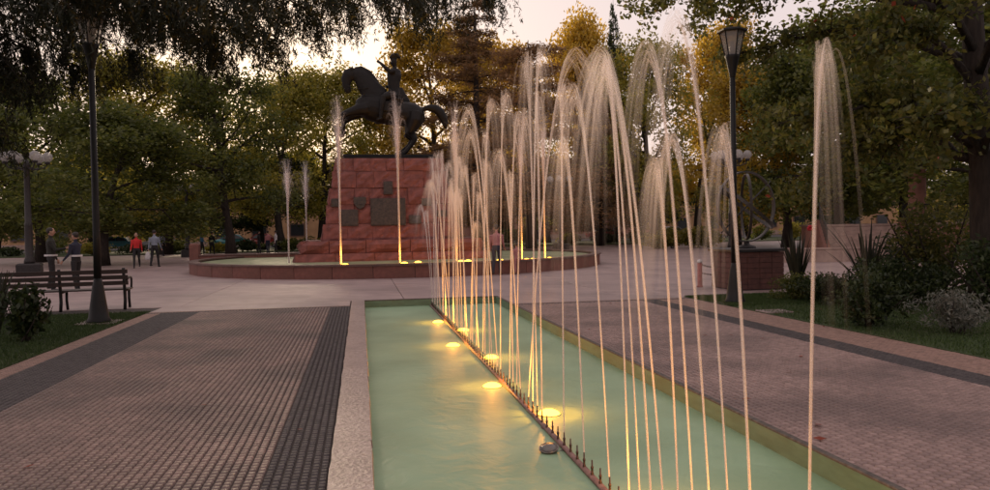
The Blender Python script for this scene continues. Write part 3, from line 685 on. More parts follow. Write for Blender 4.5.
# ------------------------------------------------------------ bench
t = thing('park_bench', 'dark wooden slatted park bench with iron supports on the plaza edge by the lawn', 'bench', (-6.1, 16.95, 0), R_(6))
Lb = 1.28
for z, yb in ((.56, -.235), (.68, -.265), (.80, -.30)): MB().box(-Lb, Lb, yb-.018, yb+.018, z-.042, z+.042, mtx=None).build('back_slat', M['wood'], t)
for k in range(4): MB().box(-Lb, Lb, -.19+k*.125, -.085+k*.125, .405, .435, bev=.005).build('seat_slat', M['wood'], t)
for x in (-Lb+.08, 0, Lb-.08):
    s = MB(); s.loft([(x, -.22, 0), (x, -.17, .2), (x, -.19, .4), (x, -.225, .55), (x, -.28, .87)], [(.032, .03)]*5, 8); s.build('back_support', M['black'], t, True)
    s = MB(); s.loft([(x, .33, 0), (x, .26, .2), (x, .28, .4)], .028, 8); s.loft([(x, -.2, .385), (x, .29, .385)], .022, 8); s.build('leg', M['black'], t, True)
for x in (-Lb+.03, Lb-.03):
    s = MB(); s.loft([(x, -.24, .62), (x, 0, .66), (x, .2, .66), (x, .29, .62), (x, .30, .54), (x, .26, .42)], .022, 8); s.build('armrest', M['black'], t, True)

# ------------------------------------------------------------ people
def nearest_mats(me, bones, mats):
    for m_ in mats: me.materials.append(M[m_])
    n = len(me.polygons); c = np.empty(n*3); me.polygons.foreach_get('center', c); c = c.reshape(-1, 3)
    best = np.full(n, 1e9); idx = np.zeros(n, dtype=np.int32)
    for a, b, r, mi in bones:
        a = np.array(a); b = np.array(b); d = b-a; tt = np.clip(((c-a)@d)/max(d@d, 1e-9), 0, 1)
        dist = np.linalg.norm(c-(a+tt[:, None]*d), axis=1)-r; k = dist < best; best[k] = dist[k]; idx[k] = mi
    me.polygons.foreach_set('material_index', idx)
def person(x, y, z, H_, face, label, top, trousers, pose, group=None, hold=None, voxel=.0125, cat='person', hairm='hair'):
    """face: heading angle (0 = +Y). pose: dict of stride, arm angles (fwd, out, elbow) left/right"""
    s = H_/1.75; B_ = []; mb = MB(); mats = ['skin', top, trousers, 'c_dark', 'eye', hairm]
    def seg(pts, rad, mi, n=10):
        mb.loft([tuple(q*s for q in p) for p in pts], [tuple(q*s for q in r) if isinstance(r, tuple) else r*s for r in rad], n)
        for i in range(len(pts)-1):
            ra = np.mean([np.mean(rad[i]), np.mean(rad[i+1])]); B_.append(([q*s for q in pts[i]], [q*s for q in pts[i+1]], ra*s, mi))
    st_ = pose.get('stride', 0.0); lean_ = pose.get('lean', 0.0)
    # legs
    for d in (-1, 1):
        f = st_*d; hip = (d*.095, 0, .90)
        if pose.get('sit'):
            knee = (d*.11, .42, .48); ank = (d*.11, .44, .09)
        else:
            knee = (d*.10, f*.5+.02+abs(f)*.1, .49); ank = (d*.105, f-.02, .09+(.06 if f < -.05 else 0))
            if pose.get('sit') is None: pass
        if pose.get('sit'): hip = (d*.10, 0, .50)
        seg([hip, tuple((a+b)/2 for a, b in zip(hip, knee)), knee], [.088, .078, .058], 2)
        seg([knee, tuple((a*.6+b*.4) for a, b in zip(knee, ank)), ank], [.058, .056, .042], 2)
        seg([(ank[0], ank[1]-.05, ank[2]-.045), (ank[0], ank[1]+.06, ank[2]-.05), (ank[0]*1.05, ank[1]+.17, ank[2]-.06)], [(.038, .042), (.042, .036), (.034, .024)], 3, 8)
    dz = -.40 if pose.get('sit') else 0.0
    L = lambda q: (q[0], q[1]+lean_*(q[2]-.9), q[2]+dz)
    seg([L((0, 0, .86)), L((0, 0, .95)), L((0, 0, 1.02))], [(.15, .10), (.155, .11), (.145, .105)], 2, 14)
    seg([L((0, 0, 1.0)), L((0, .01, 1.12)), L((0, .012, 1.26)), L((0, 0, 1.38)), L((0, -.01, 1.46))], [(.15, .11), (.145, .11), (.175, .125), (.18, .11), (.08, .07)], 1, 14)
    seg([L((0, -.005, 1.44)), L((0, .005, 1.54))], [.053, .05], 0, 10)
    hd = L((0, .02, 1.64))
    seg([(hd[0], hd[1]-.005, hd[2]-.10), (hd[0], hd[1]+.005, hd[2]-.05), (hd[0], hd[1], hd[2]+.02), (hd[0], hd[1]-.005, hd[2]+.085), (hd[0], hd[1]-.01, hd[2]+.11)], [(.045, .05), (.066, .08), (.076, .095), (.06, .075), (.03, .04)], 0, 14)
    seg([(hd[0], hd[1]+.085, hd[2]+.0), (hd[0], hd[1]+.112, hd[2]-.025)], [.011, .016], 0, 8)
    for d in (-1, 1):
        seg([(hd[0]+d*.074, hd[1]-.005, hd[2]-.025), (hd[0]+d*.085, hd[1]-.015, hd[2]+.02)], [.014, .018], 0, 8)
        B_.append(([(hd[0]+d*.03)*s, (hd[1]+.09)*s, hd[2]*s], [(hd[0]+d*.031)*s, (hd[1]+.09)*s, hd[2]*s], .013*s, 4))
    for d, key in ((-1, 'L'), (1, 'R')):
        fw, out, el = pose.get(key, (0.0, .12, .15)); sh = L((d*.185, -.01, 1.40))
        dv = Vector((d*math.sin(out)*math.cos(fw), math.sin(fw)*math.cos(out), -math.cos(fw)*math.cos(out))); e = Vector(sh)+dv*.29
        fv = Matrix.Rotation(el, 3, 'X') @ dv; w = e+fv*.25
        sl = 1 if pose.get('sleeve', True) else 0
        seg([sh, tuple((Vector(sh)+e)/2), tuple(e)], [.062, .052, .044], 1); seg([tuple(e), tuple((e+w)/2), tuple(w)], [.043, .038, .028], sl)
        side = Vector((0, 1, 0)) if abs(fv.y) < .8 else Vector((0, 0, 1)); side = (side-fv*side.dot(fv)).normalized()
        pal = w+fv*.09; seg([tuple(w), tuple(w+fv*.045), tuple(pal)], [(.026, .026), (.034, .02), (.036, .018)], 0, 8)
        nrm = fv.cross(side)
        for q, ln in ((-.030, .062), (-.010, .075), (.010, .078), (.030, .068)):
            b0 = pal+side*q-fv*.01; b1 = b0+fv*ln*.55+nrm*.006; b2 = b0+fv*ln*.95+nrm*.022; seg([tuple(b0), tuple(b1), tuple(b2)], [.0095, .009, .007], 0, 6)
        b0 = w+fv*.03+side*.03; b1 = b0+fv*.035+side*.022; b2 = b0+fv*.065+side*.024; seg([tuple(b0), tuple(b1), tuple(b2)], [.011, .010, .008], 0, 6)
        pose['hand'+key] = pal*s
    me = remeshed(mb, 'body', voxel*s if s > .8 else voxel*.9, 2, .4); nearest_mats(me, B_, mats)
    zmin = min(v.co.z for v in me.vertices)
    t = thing('person', label, cat, (x, y, z-zmin), -face, group)
    link('body', me, None, t)
    hb_ = MB(); hb_.sphere((hd[0]*s, (hd[1]-.022)*s, (hd[2]+.035)*s), (.086*s, .098*s, .095*s), 14, 10)
    hb_.v = [(a, b-(.03*s if c < hd[2]*s and b > (hd[1]+.02)*s else 0), c if not (b > (hd[1]+.03)*s and c < (hd[2]+.045)*s) else (hd[2]+.045)*s) for a, b, c in hb_.v]
    hb_.build('hair', M[hairm], t, True)
    return t, pose
def gp(u, v): return G(u, v)
x, y = gp(52, 291)
t, p = person(x, y, 0, 1.80, R_(75), 'person in dark olive jacket standing behind the bench, hand raised to the companion', 'c_green', 'c_dark', dict(stride=.06, R=(.5, .12, 1.2), L=(.1, .1, .3)))
MB().ring(.150, .168, 1.0, 1.05, 16).build('waist_band', M['c_white'], t, loc=(0, 0, 0))
x, y = gp(77, 291)
t, p = person(x, y, 0, 1.66, R_(-70), 'person in navy top with pale belt standing behind the bench beside the lantern post', 'c_navy', 'c_dark', dict(stride=.05, R=(.6, .1, 1.0), L=(.2, .15, .5)))
MB().ring(.150, .166, .98, 1.03, 16).build('belt', M['c_white'], t)
x, y = gp(137, 268); person(x, y, 0, 1.66, R_(170), 'person in bright red top walking across the plaza', 'c_red', 'c_dark', dict(stride=.22, R=(.3, .1, .3), L=(-.3, .1, .3)))
x, y = gp(155, 267); t, p = person(x, y, 0, 1.78, R_(8), 'person in grey blue shirt and dark trousers carrying a white bag', 'c_blue', 'c_dark', dict(stride=.2, L=(-.1, .14, .1), R=(.25, .1, .25)))
hL = p['handL']; bag = MB()
bag.loft([(-.02, .0, -.03), (-.02, 0, -.10), (-.02, 0, -.28), (-.02, 0, -.40), (-.02, 0, -.44)], [(.02, .02), (.09, .05), (.15, .08), (.14, .08), (.08, .05)], 12)
ca = -R_(8); wx = t.location.x+hL.x*math.cos(ca)-hL.y*math.sin(ca); wy = t.location.y+hL.x*math.sin(ca)+hL.y*math.cos(ca)
ob = bag.build('carrier_bag', M['c_white'], None, True, (wx, wy, t.location.z+hL.z)); tag(ob, 'white carrier bag hanging from the hand of the grey blue shirted person', 'bag')
x, y = gp(497, 275); person(x, y, 0, 1.68, R_(20), 'person in pink top and dark trousers standing by the round fountain behind the jets', 'c_pink', 'c_navy', dict(stride=.08, R=(.3, .1, .5), L=(.2, .1, .4)))
x, y = gp(517, 274); person(x, y, 0, 1.05, R_(-10), 'child in dull pink clothes standing beside the fountain rim behind the jets', 'c_pink', 'c_pink', dict(stride=.05, R=(.2, .2, .3)))
for u, v, top, tr, face, lab in ((202, 247.5, 'c_sky', 'c_dark', 60, 'distant person in a bright blue jacket under the park trees'),
        (259, 249, 'c_dark', 'c_dark', 80, 'distant person in dark clothes standing next to the white shirted one'), (268, 249, 'c_pink', 'c_navy', -30, 'distant person in a dull pink top near the low terracotta wall'),
        (276, 249, 'c_white', 'c_dark', -80, 'distant person in a white shirt near the low terracotta wall'), (212, 247.5, 'c_dark', 'c_dark', 20, 'distant person in dark clothes beside the bright blue jacket'),
        (163, 247, 'c_blue', 'c_dark', 120, 'distant person in a pale shirt by the parked cars')):
    x, y = gp(u, v); k = 58/y; x, y = x*k, 58.0
    person(x, y, 0, 1.7, R_(face), lab, top, tr, dict(stride=.12, R=(.2, .1, .3), L=(-.1, .1, .3)), 'distant people', voxel=.03)

# ------------------------------------------------------------ cars
def car(x, y, paint, label, rz=0.0, z=0.0):
    pm_ = mat('car_paint', paint, tuple(q*.9 for q in paint), scale=3, rough=.22, spec=.6)
    t = thing('parked_car', label, 'car', (x, y, z), rz, 'cars parked along the street')
    prof = [(-2.05, .35), (-2.1, .62), (-2.0, .84), (-1.35, .92), (-.85, 1.36), (-.45, 1.44), (.55, 1.42), (1.15, .98), (1.9, .84), (2.1, .66), (2.1, .36)]
    b = MB(); k = len(prof)
    for sgn in (-1, 1): b.v += [(px, sgn*(.84 if pz < .95 else .66), pz) for px, pz in prof]
    b.f = [tuple(range(k)), tuple(range(2*k-1, k-1, -1))]+[(i, i+k, (i+1) % k+k, (i+1) % k) for i in range(k)]
    b.build('body', pm_, t)
    for sgn in (-1, 1):
        w = MB(); yy_ = sgn*.70
        for a in ([(-1.12, .98), (-.80, 1.32), (-.12, 1.36), (-.12, .98)], [(-.04, .98), (-.04, 1.36), (.5, 1.34), (.95, 1.0)]):
            q = [(px, sgn*(.84-.18*min(1, max(0, (pz-.92)/.46))+.012), pz) for px, pz in a]; w = MB(); w.quad(*q); w.build('side_window', M['dwin'], t)
        for wx_ in (-1.3, 1.3):
            wh = MB().lathe([(.31, -.1), (.32, -.05), (.32, .05), (.31, .1)], 18); wh.v = [(a+wx_, c+sgn*.76, b_+.32) for a, b_, c in wh.v]; wo_ = wh.build('wheel', M['rubber'], t, True)
            r_ = MB().lathe([(.19, -.105), (.2, 0), (.19, .105)], 14); r_.v = [(a+wx_, c+sgn*.76, b_+.32) for a, b_, c in r_.v]; r_.build('rim', M['chrome'], wo_)
    MB().quad((-1.33, -.6, .94), (-1.33, .6, .94), (-.89, .56, 1.345), (-.89, -.56, 1.345)).build('rear_window', M['dwin'], t)
    for o_ in t.children:
        if o_.name.startswith('rear_window'): o_.location = (-.012, 0, .012)
    w = MB().quad((1.14, -.6, .995), (1.14, .6, .995), (.58, .56, 1.41), (.58, -.56, 1.41)).build('windscreen', M['dwin'], t); w.location = (.012, 0, .012)
    for sgn in (-1, 1):
        MB().box(2.06, 2.12, sgn*.62-.14, sgn*.62+.14, .60, .74).build('headlight', M['white'], t); MB().box(-2.11, -2.04, sgn*.62-.14, sgn*.62+.14, .62, .78).build('tail_light', M['c_red'], t)
for u, Y, col, lab in ((117, 84, (.03, .13, .15), 'teal car parked on the street beyond the lantern post'), (232, 84, (.04, .20, .22), 'turquoise car parked beyond the trees near the distant people'),
                       (165, 84, (.30, .30, .32), 'silver car parked beyond the walking man'), (262, 84, (.28, .05, .04), 'dull red car parked beyond the low terracotta wall'),
                       (605, 84, (.25, .05, .04), 'red car parked beyond the lawn side of the round fountain'), (672, 84, (.25, .25, .27), 'grey car parked beyond the far plaza trees')):
    car(at(u, 240, Y).x, Y, col, lab, R_(random.choice((0, 180))))

# ------------------------------------------------------------ far buildings
def building(x0, x1, y, h, m, label, nwin, litset=(), doors=()):
    t = thing('low_building', label, 'building', ((x0+x1)/2, y, 0), 0, 'buildings across the street'); w = (x1-x0)/2
    MB().box(-w, w, 0, 9, 0, h).build('wall', m, t); MB().box(-w-.3, w+.3, -.3, 9.3, h+.01, h+.35).build('roof', M['roof'], t); MB().box(-w, w, -.09, -.004, 0, .6).build('plinth_band', M['stone'], t)
    for k in range(nwin):
        cx = -w+(k+.5)*2*w/nwin; dr = k in doors
        z0, z1 = (0.0, 2.3) if dr else (1.0, 2.5)
        f = MB().box(cx-.95, cx+.95, -.12, -.095, z0, z1+.12).build('door' if dr else 'window', M['roof'], t)
        MB().box(cx-.8, cx+.8, -.15, -.125, z0+.12, z1).build('pane', M['lit'] if k in litset else M['dwin'], f)
building(-75, -1, 99, 5.2, M['tan'], 'long tan walled building across the street behind the trees', 16, (5,), (3, 9))
building(2, 40, 99, 5.0, M['salmon'], 'low salmon building with warm lit windows across the street', 10, (2, 3, 6), (5,))
building(42, 95, 99, 6.0, M['tan'], 'tan building across the street behind the terrace stairs', 12, (), (6,))

# ------------------------------------------------------------ armillary ring, pedestal, chain posts
x, y = G(760, 290); y -= .0
t = thing('armillary_pedestal', 'dark red brick pedestal under the armillary ring', 'pedestal', (x, y+.6, 0))
for rix in range(7):
    for k in range(4):
        a = -.62+k*.31+(.0 if rix % 2 else -.0)
        MB().box(a+.004, a+.306, -.60, -.40, .02+rix*.125, .137+rix*.125, bev=.006).build('brick', M['brickp'], t)
    for sgn in (-1, 1):
        for k in range(4):
            b0 = -.40+k*.25; q = (-.62, -.42) if sgn < 0 else (.42, .62); MB().box(q[0], q[1], b0+.004, b0+.246, .02+rix*.125, .137+rix*.125, bev=.006).build('brick', M['brickp'], t)
MB().box(-.60, .60, -.58, .58, 0, .885).build('core', M['mortar'], t); MB().box(-.68, .68, -.66, .66, .90, .97, bev=.02).build('cap', M['iron'], t)
ar = thing('armillary_sphere', 'iron armillary sphere of crossed rings standing on the brick pedestal', 'sculpture', (x, y+.6, .97))
def hoop(r, wd, th, mtx, nme, n=48):
    mb = MB().ring(r-th, r, -wd/2, wd/2, n); mb.v = [tuple(mtx @ Vector(p)) for p in mb.v]; return mb.build(nme, M['ring'], ar)
cz = 1.0; T0 = Matrix.Translation((0, 0, cz))
hoop(.86, .09, .035, T0 @ Matrix.Rotation(R_(12), 4, 'Z') @ Matrix.Rotation(R_(90), 4, 'X'), 'meridian_ring')
hoop(.80, .08, .03, T0 @ Matrix.Rotation(R_(38), 4, 'Y') @ Matrix.Rotation(R_(14), 4, 'X'), 'equator_ring')
hoop(.80, .06, .03, T0 @ Matrix.Rotation(R_(70), 4, 'Z') @ Matrix.Rotation(R_(90), 4, 'X'), 'hour_ring')
MB().loft([(-.70, -.1, cz-.62), (0, 0, cz), (.70, .1, cz+.62)], .018, 8).build('axis_rod', M['iron'], ar, True)
MB().lathe([(.22, 0), (.20, .05), (.08, .08), (.06, .15), (.09, .17)], 14).build('foot', M['iron'], ar, True)
bl = []
for u, v in ((700, 287), (737, 287)):
    bx_, by_ = G(u, v); bl.append((bx_, by_)); t = thing('chain_post', 'pink chain post ' + ('on the open plaza side' if u < 720 else 'close to the brick pedestal'), 'bollard', (bx_, by_, 0), 0, 'chain posts')
    MB().lathe([(.075, 0), (.075, .03), (.06, .04), (.06, .60)], 12).build('shaft', M['pink'], t, True); MB().lathe([(.062, .601), (.068, .63), (.055, .67), (.01, .69)], 12).build('cap', M['white'], t, True)
def chain(p, q, sag, z):
    mb = MB(); n = 26
    pts = [Vector((p[0]+(q[0]-p[0])*k/n, p[1]+(q[1]-p[1])*k/n, z-sag*4*(k/n)*(1-k/n))) for k in range(n+1)]
    for k in range(n):
        a, b = pts[k], pts[k+1]; d = (b-a)*.62; c = (a+b)/2; up = Vector((0, 0, 1)) if k % 2 else Vector((0, 1, 0)); tn = d.normalized(); sdv = (up-tn*up.dot(tn)).normalized()*.014
        mb.loft([c-d*.9, c-d*.6+sdv, c+d*.6+sdv, c+d*.9, c+d*.6-sdv, c-d*.6-sdv, c-d*.9], .008, 5)
    o = mb.build('link_chain', M['chain']); tag(o, 'dark iron chain %s between the two pink chain posts' % ('hung high' if z > .5 else 'hung low'), 'chain', 'post chains')
chain(bl[0], bl[1], .10, .58); chain(bl[0], bl[1], .06, .36)
x, y = G(775, 312); tag(MB().box(-.24, .24, -.24, .24, 0, .022, bev=.008).build('access_cover', M['coping'], None, loc=(x, y, 0)), 'small pale access cover slab in the grass by the lantern post', 'cover')

# ------------------------------------------------------------ terrace with stairs on the right
x, y = G(850, 254)
t = thing('terrace', 'salmon stone terrace with stairs and iron railings beyond the shrubs', 'terrace', (x, y, 0), R_(-25))
MB().box(-1.2, 9, .2, 8, 0, 1.35).build('podium', M['salmon'], t); MB().box(-1.3, 9.1, .1, 8.1, 1.352, 1.45).build('podium_cap', M['stone'], t)
for k in range(7): MB().box(-1.2+.0, 2.2, -2.0+k*.31, .195, k*.19, k*.19+.186, bev=.01).build('step', M['stone'], t)
for xa in (-1.5, 2.21):
    mb = MB(); mb.v = [(xa, -2.3, 0), (xa+.28, -2.3, 0), (xa+.28, .19, 0), (xa, .19, 0), (xa, -2.3, .35), (xa+.28, -2.3, .35), (xa+.28, .19, 1.7), (xa, .19, 1.7)]
    mb.f = [(3, 2, 1, 0), (0, 1, 5, 4), (1, 2, 6, 5), (2, 3, 7, 6), (3, 0, 4, 7), (4, 5, 6, 7)]; mb.build('stair_cheek', M['terra'], t)
    for k in range(9):
        yy_ = -2.2+k*.29; z_ = .35+(yy_+2.3)*.54; MB().box(xa+.125, xa+.155, yy_, yy_+.03, z_-.02, z_+.85).build('baluster', M['black'], t)
    MB().loft([(xa+.14, -2.25, 1.22), (xa+.14, .16, 2.52)], .03, 6).build('handrail', M['black'], t)
for k in range(22): MB().box(2.8+k*.28, 2.83+k*.28, .3, .33, 1.45, 2.3).build('baluster', M['black'], t)
MB().box(2.6, 9, .28, .35, 2.302, 2.36).build('top_rail', M['black'], t)
for xa in (3.6, 7.6):
    MB().lathe([(.55, 1.45), (.55, 1.7), (.42, 1.8), (.40, 4.6), (.50, 4.7), (.55, 4.9)], 16, (xa, 2.5, 0)).build('column', M['salmon'], t, True)
MB().box(2.6, 8.6, 1.6, 6.5, 4.92, 5.4).build('entablature', M['salmon'], t)
w_ = thing('low_wall', 'low pale wall at the foot of the terrace behind the flax plants', 'wall', (G(815, 262)[0], G(815, 262)[1], 0), R_(-14))
for k in range(6): MB().box(-3.0+k, -2.01+k, -.12, .12, 0, .5, bev=.015).build('wall_panel', M['stone'], w_)
MB().box(-3.05, 3.05, -.16, .16, .502, .56).build('coping', M['stone'], w_)

#PLANTS
def limb_pts(p, d, L, r, n=5, droop=0.0, wob=.12):
    p = Vector(p); d = Vector(d).normalized(); out = [p.copy()]
    for i in range(n):
        d = (d+Vector([r.normal(0, wob) for _ in range(3)])+Vector((0, 0, -droop))).normalized(); p = p+d*(L/n); out.append(p.copy())
    return out
def broadleaf(seed, H, R, hb, nl, nleaf, ll, lw, rc, flat=.75, top=.75, nsub=4, r0=None, bias=None):
    r = np.random.default_rng(seed); tr = MB(); r0 = r0 or H*.022
    tp = limb_pts((0, 0, -.05), (r.normal(0, .04), r.normal(0, .04), 1), H*.86, r, 8, 0, .06)
    tr.loft(tp, [r0*(1.35 if i == 0 else 1)*(1-.85*i/8) for i in range(9)], 10)
    cl = []
    for i in range(nl):
        f = (i+.5)/nl; z = lerp(hb, H*.84, f); k = min(7, int(z/(H*.86)*8)); p = tp[k].lerp(tp[k+1], min(1, z/(H*.86)*8-k))
        az = i*2.4+r.normal(0, .3); prof = math.sin(math.pi*min(1, .22+.70*f))**.8; L_ = R*prof*r.uniform(.8, 1.1)
        el = lerp(.12, 1.0, f)+r.normal(0, .12)
        d = Vector((math.cos(az)*math.cos(el), math.sin(az)*math.cos(el), math.sin(el)))
        pts = limb_pts(p, d, L_, r, 5, .03)
        rb = r0*.5*(1-.6*f); tr.loft(pts, [rb*(1-.82*q/5) for q in range(6)], 6)
        for q in (3, 4, 5): cl.append((pts[q], rc*(.75 if q < 5 else 1)))
        for s in range(nsub):
            q = r.integers(1, 5); d2 = (pts[q+1]-pts[q]).normalized()+Vector([r.normal(0, .75) for _ in range(3)])+Vector((0, 0, .15))
            p2 = limb_pts(pts[q], d2, L_*r.uniform(.3, .55), r, 3, .04); tr.loft(p2, [rb*.4*(1-.7*w/3) for w in range(4)], 5); cl.append((p2[-1], rc)); cl.append((p2[2], rc*.7))
    c = np.array([tuple(a) for a, _ in cl]); s = np.array([b for _, b in cl])*r.uniform(.6, 1.25, len(cl)); pr = s**2; pr = pr*r.uniform(.4, 1.6, len(cl)); pr /= pr.sum()
    k = r.choice(len(cl), nleaf, p=pr); off = unit(r.normal(size=(nleaf, 3)))*(r.random((nleaf, 1))**.45)*s[k][:, None]*np.array([1, 1, flat])
    V = leaves(c[k]+off, ll, lw, r, .5)
    return tr.mesh('trunk', True), quads_mesh('crown', V)
def layered(seed, H, R, nleaf, ll, lw, hb=.12, gap=1.0, taper=.85, droop=.02):
    """cedar / araucaria: level plates of needles"""
    r = np.random.default_rng(seed); tr = MB(); r0 = H*.02
    tr.loft([(0, 0, -.05), (.05, 0, H*.4), (0, .05, H*.8), (0, 0, H)], [r0*1.3, r0*.8, r0*.35, .02], 10)
    P_ = []
    z = H*hb
    while z < H*.97:
        f = z/H; n = int(r.integers(4, 7))
        for i in range(n):
            az = r.uniform(0, 6.28); L_ = max(.5, R*(1-f*taper)*r.uniform(.65, 1.1)); d = (math.cos(az), math.sin(az), r.normal(.08, .06))
            pts = limb_pts((0, 0, z+r.normal(0, gap*.15)), d, L_, r, 5, droop, .06); tr.loft(pts, [r0*.3*(1-f*.6)*(1-.8*q/5) for q in range(6)], 5)
            for q in range(1, 6):
                w = L_*.22*(1.2-.1*q)
                m_ = int(10*L_*q); a = np.array(pts[q])[None]+r.normal(size=(m_, 3))*np.array([w, w, .10+.02*L_]); P_.append(a)
        z += gap*r.uniform(.75, 1.25)*(1-.35*f)
    A = np.concatenate(P_); A = A[r.choice(len(A), nleaf, replace=len(A) < nleaf)]
    ax = r.normal(size=(nleaf, 3)); ax[:, 2] = ax[:, 2]*.5+.25
    return tr.mesh('trunk', True), quads_mesh('crown', leaves(A, ll, lw, r, .6, ax))
def set_tree(name, meshes, m, x, y, sx, szz, rz, label, cat='tree', group=None, z=0.0):
    t = thing(name, label, cat, (x, y, z), rz, group); t.scale = (sx, sx, szz)
    for nme, me, mm in (('trunk', meshes[0], M['bark']), ('crown', meshes[1], m)):
        if not me.materials: me.materials.append(None)
        o = link(nme, me, None, t); o.material_slots[0].link = 'OBJECT'; o.material_slots[0].material = mm
    return t
NH, NR = 14.0, 5.0
VAR = dict(
 dense=[broadleaf(101, NH, NR, 2.6, 17, 24000, .30, .17, 1.5), broadleaf(102, NH, NR, 2.9, 16, 24000, .30, .17, 1.45)],
 loose=[broadleaf(103, NH, NR, 2.8, 17, 20000, .27, .15, 1.3), broadleaf(104, NH, NR, 2.6, 17, 18000, .27, .15, 1.25)],
 plate=[layered(105, NH, NR, 22000, .36, .07, gap=.95), layered(106, NH, NR, 22000, .36, .07, hb=.16, gap=1.1, taper=.7)],
 spire=[layered(107, NH, NR, 16000, .32, .09, gap=.55, taper=.97, droop=.05)],
)
TREES = [
 (505, 26, 48, 77, 'loose', 'l_gold', 'golden tree showing between the two tall tiered conifers'),
 (598, 32, 42, 77, 'loose', 'l_olive', 'olive tree just behind the narrow dark spruce'),
 # u, top v, half width px, Y, variant, leaf, label
 (35, 66, 52, 50, 'dense', 'l_green', 'dark leafy tree behind the couple and the globe lamp post'),
 (98, 100, 62, 42, 'dense', 'l_green', 'rounded deep green tree behind the lantern post and bench'),
 (160, 46, 62, 62, 'loose', 'l_olive', 'olive tree with thin crown behind the walking man'),
 (226, 62, 54, 56, 'loose', 'l_green', 'broad dark green tree by the fountain jets beyond the globe lamp post'),
 (278, 60, 48, 66, 'loose', 'l_olive', 'mid green tree behind the short fountain jets'),
 (318, 56, 50, 70, 'loose', 'l_olive', 'olive tree with sky gaps behind the horse statue head'),
 (378, 70, 30, 74, 'loose', 'l_olive', 'thin olive tree seen under the belly of the bronze horse'),
 (432, 16, 56, 70, 'loose', 'l_gold', 'golden tree behind the bronze rider'),
 (474, -6, 66, 58, 'plate', 'l_brown', 'tall tiered brown conifer behind the tail of the bronze horse'),
 (528, 40, 62, 52, 'plate', 'l_brown', 'spreading tiered conifer behind the densest pool jets'),
 (566, 10, 44, 72, 'loose', 'l_gold', 'golden crowned tree rising above the tiered conifers'),
 (613, -2, 22, 68, 'spire', 'l_dark', 'narrow dark spruce with pointed tip behind the tall jets'),
 (598, 80, 50, 60, 'plate', 'l_brown', 'smaller tiered brown conifer in front of the narrow spruce'),
 (652, 30, 50, 58, 'loose', 'l_olive', 'olive tree between the narrow spruce and the lantern post'),
 (695, 14, 46, 66, 'loose', 'l_gold', 'yellow tipped tree beside the head of the lantern post'),
 (735, 70, 46, 52, 'loose', 'l_olive', 'dense olive tree behind the armillary ring'),
 (785, 50, 56, 45, 'loose', 'l_gold', 'broad olive tree behind the flax plants'),
 (838, 20, 60, 38, 'dense', 'l_green', 'green tree standing before the terrace columns'),
 (905, -10, 78, 44, 'dense', 'l_green', 'tall dark tree shading the terrace'),
 (985, -10, 90, 30, 'dense', 'l_green', 'tall dark tree behind the big trunk on the lawn'),
]
for k, (u, v, w, Y, var, lf, lab) in enumerate(TREES):
    p = at(u, v, Y); d = math.hypot(p.x, Y); R = 1.32*w*d/FPX; vs = VAR[var]
    set_tree('conifer' if var in ('plate', 'spire') else 'park_tree', vs[k % len(vs)], M[lf], p.x, Y, R/NR, p.z/NH, k*1.7, lab, 'tree', 'trees round the plaza')
BACK = ('dense', 'loose')
for k in range(24):
    u = -60+k*47+random.uniform(-12, 12); Y = random.uniform(70, 79) if k % 2 else random.uniform(97, 98)+14
    p = at(u, random.uniform(140, 175), Y); lf = ('l_dark', 'l_olive', 'l_green', 'l_dark')[k % 4]; var = BACK[k % 2] if lf != 'l_dark' else 'dense'
    col = {'l_dark': 'dark green', 'l_olive': 'olive', 'l_green': 'mid green'}[lf]
    set_tree('park_tree', VAR[var][(k//2) % 2], M[lf], p.x, Y, random.uniform(1.0, 1.3), p.z/NH, k*2.1, col+(' tree filling the row on the far lawn before the street' if k % 2 else ' tree rising behind the buildings across the street'), 'tree', 'distant row of trees')

# shrubs
def shrub_mesh(seed, h, r_, nleaf, ll, lw, stems=7):
    r = np.random.default_rng(seed); tr = MB(); tips = []
    for i in range(stems):
        az = i*2.4; d = (math.cos(az)*.55, math.sin(az)*.55, 1); pts = limb_pts((r.normal(0, .03), r.normal(0, .03), -.03), d, h*r.uniform(.7, .95), r, 5, .02, .15); tr.loft(pts, [h*.018*(1-.15*q) for q in range(6)], 5)
        for q in (2, 3, 4, 5):
            tips.append(pts[q]); tips.append(pts[q]+Vector((r.normal(0, r_*.4), r.normal(0, r_*.4), r.normal(0, h*.08))))
    c = np.array([tuple(p) for p in tips]); c[:, :2] *= r_/max(.1, np.abs(c[:, :2]).max())*.85; k = r.integers(0, len(c), nleaf)
    P_ = c[k]+unit(r.normal(size=(nleaf, 3)))*(r.random((nleaf, 1))**.4)*np.array([r_*.33, r_*.33, h*.16]); P_[:, 2] = np.maximum(P_[:, 2], .04)
    return tr.mesh('stems', True), quads_mesh('foliage', leaves(P_, ll, lw, r, .6))
def shrub(x, y, h, r_, m, label, seed, n=3000, ll=.09, lw=.05, group='shrubs in the lawn beds', z=0.0):
    a, b = shrub_mesh(seed, h, r_, n, ll, lw); t = thing('shrub', label, 'shrub', (x, y, z), seed, group); link('stems', a, M['bark'], t); link('foliage', b, m, t); return t
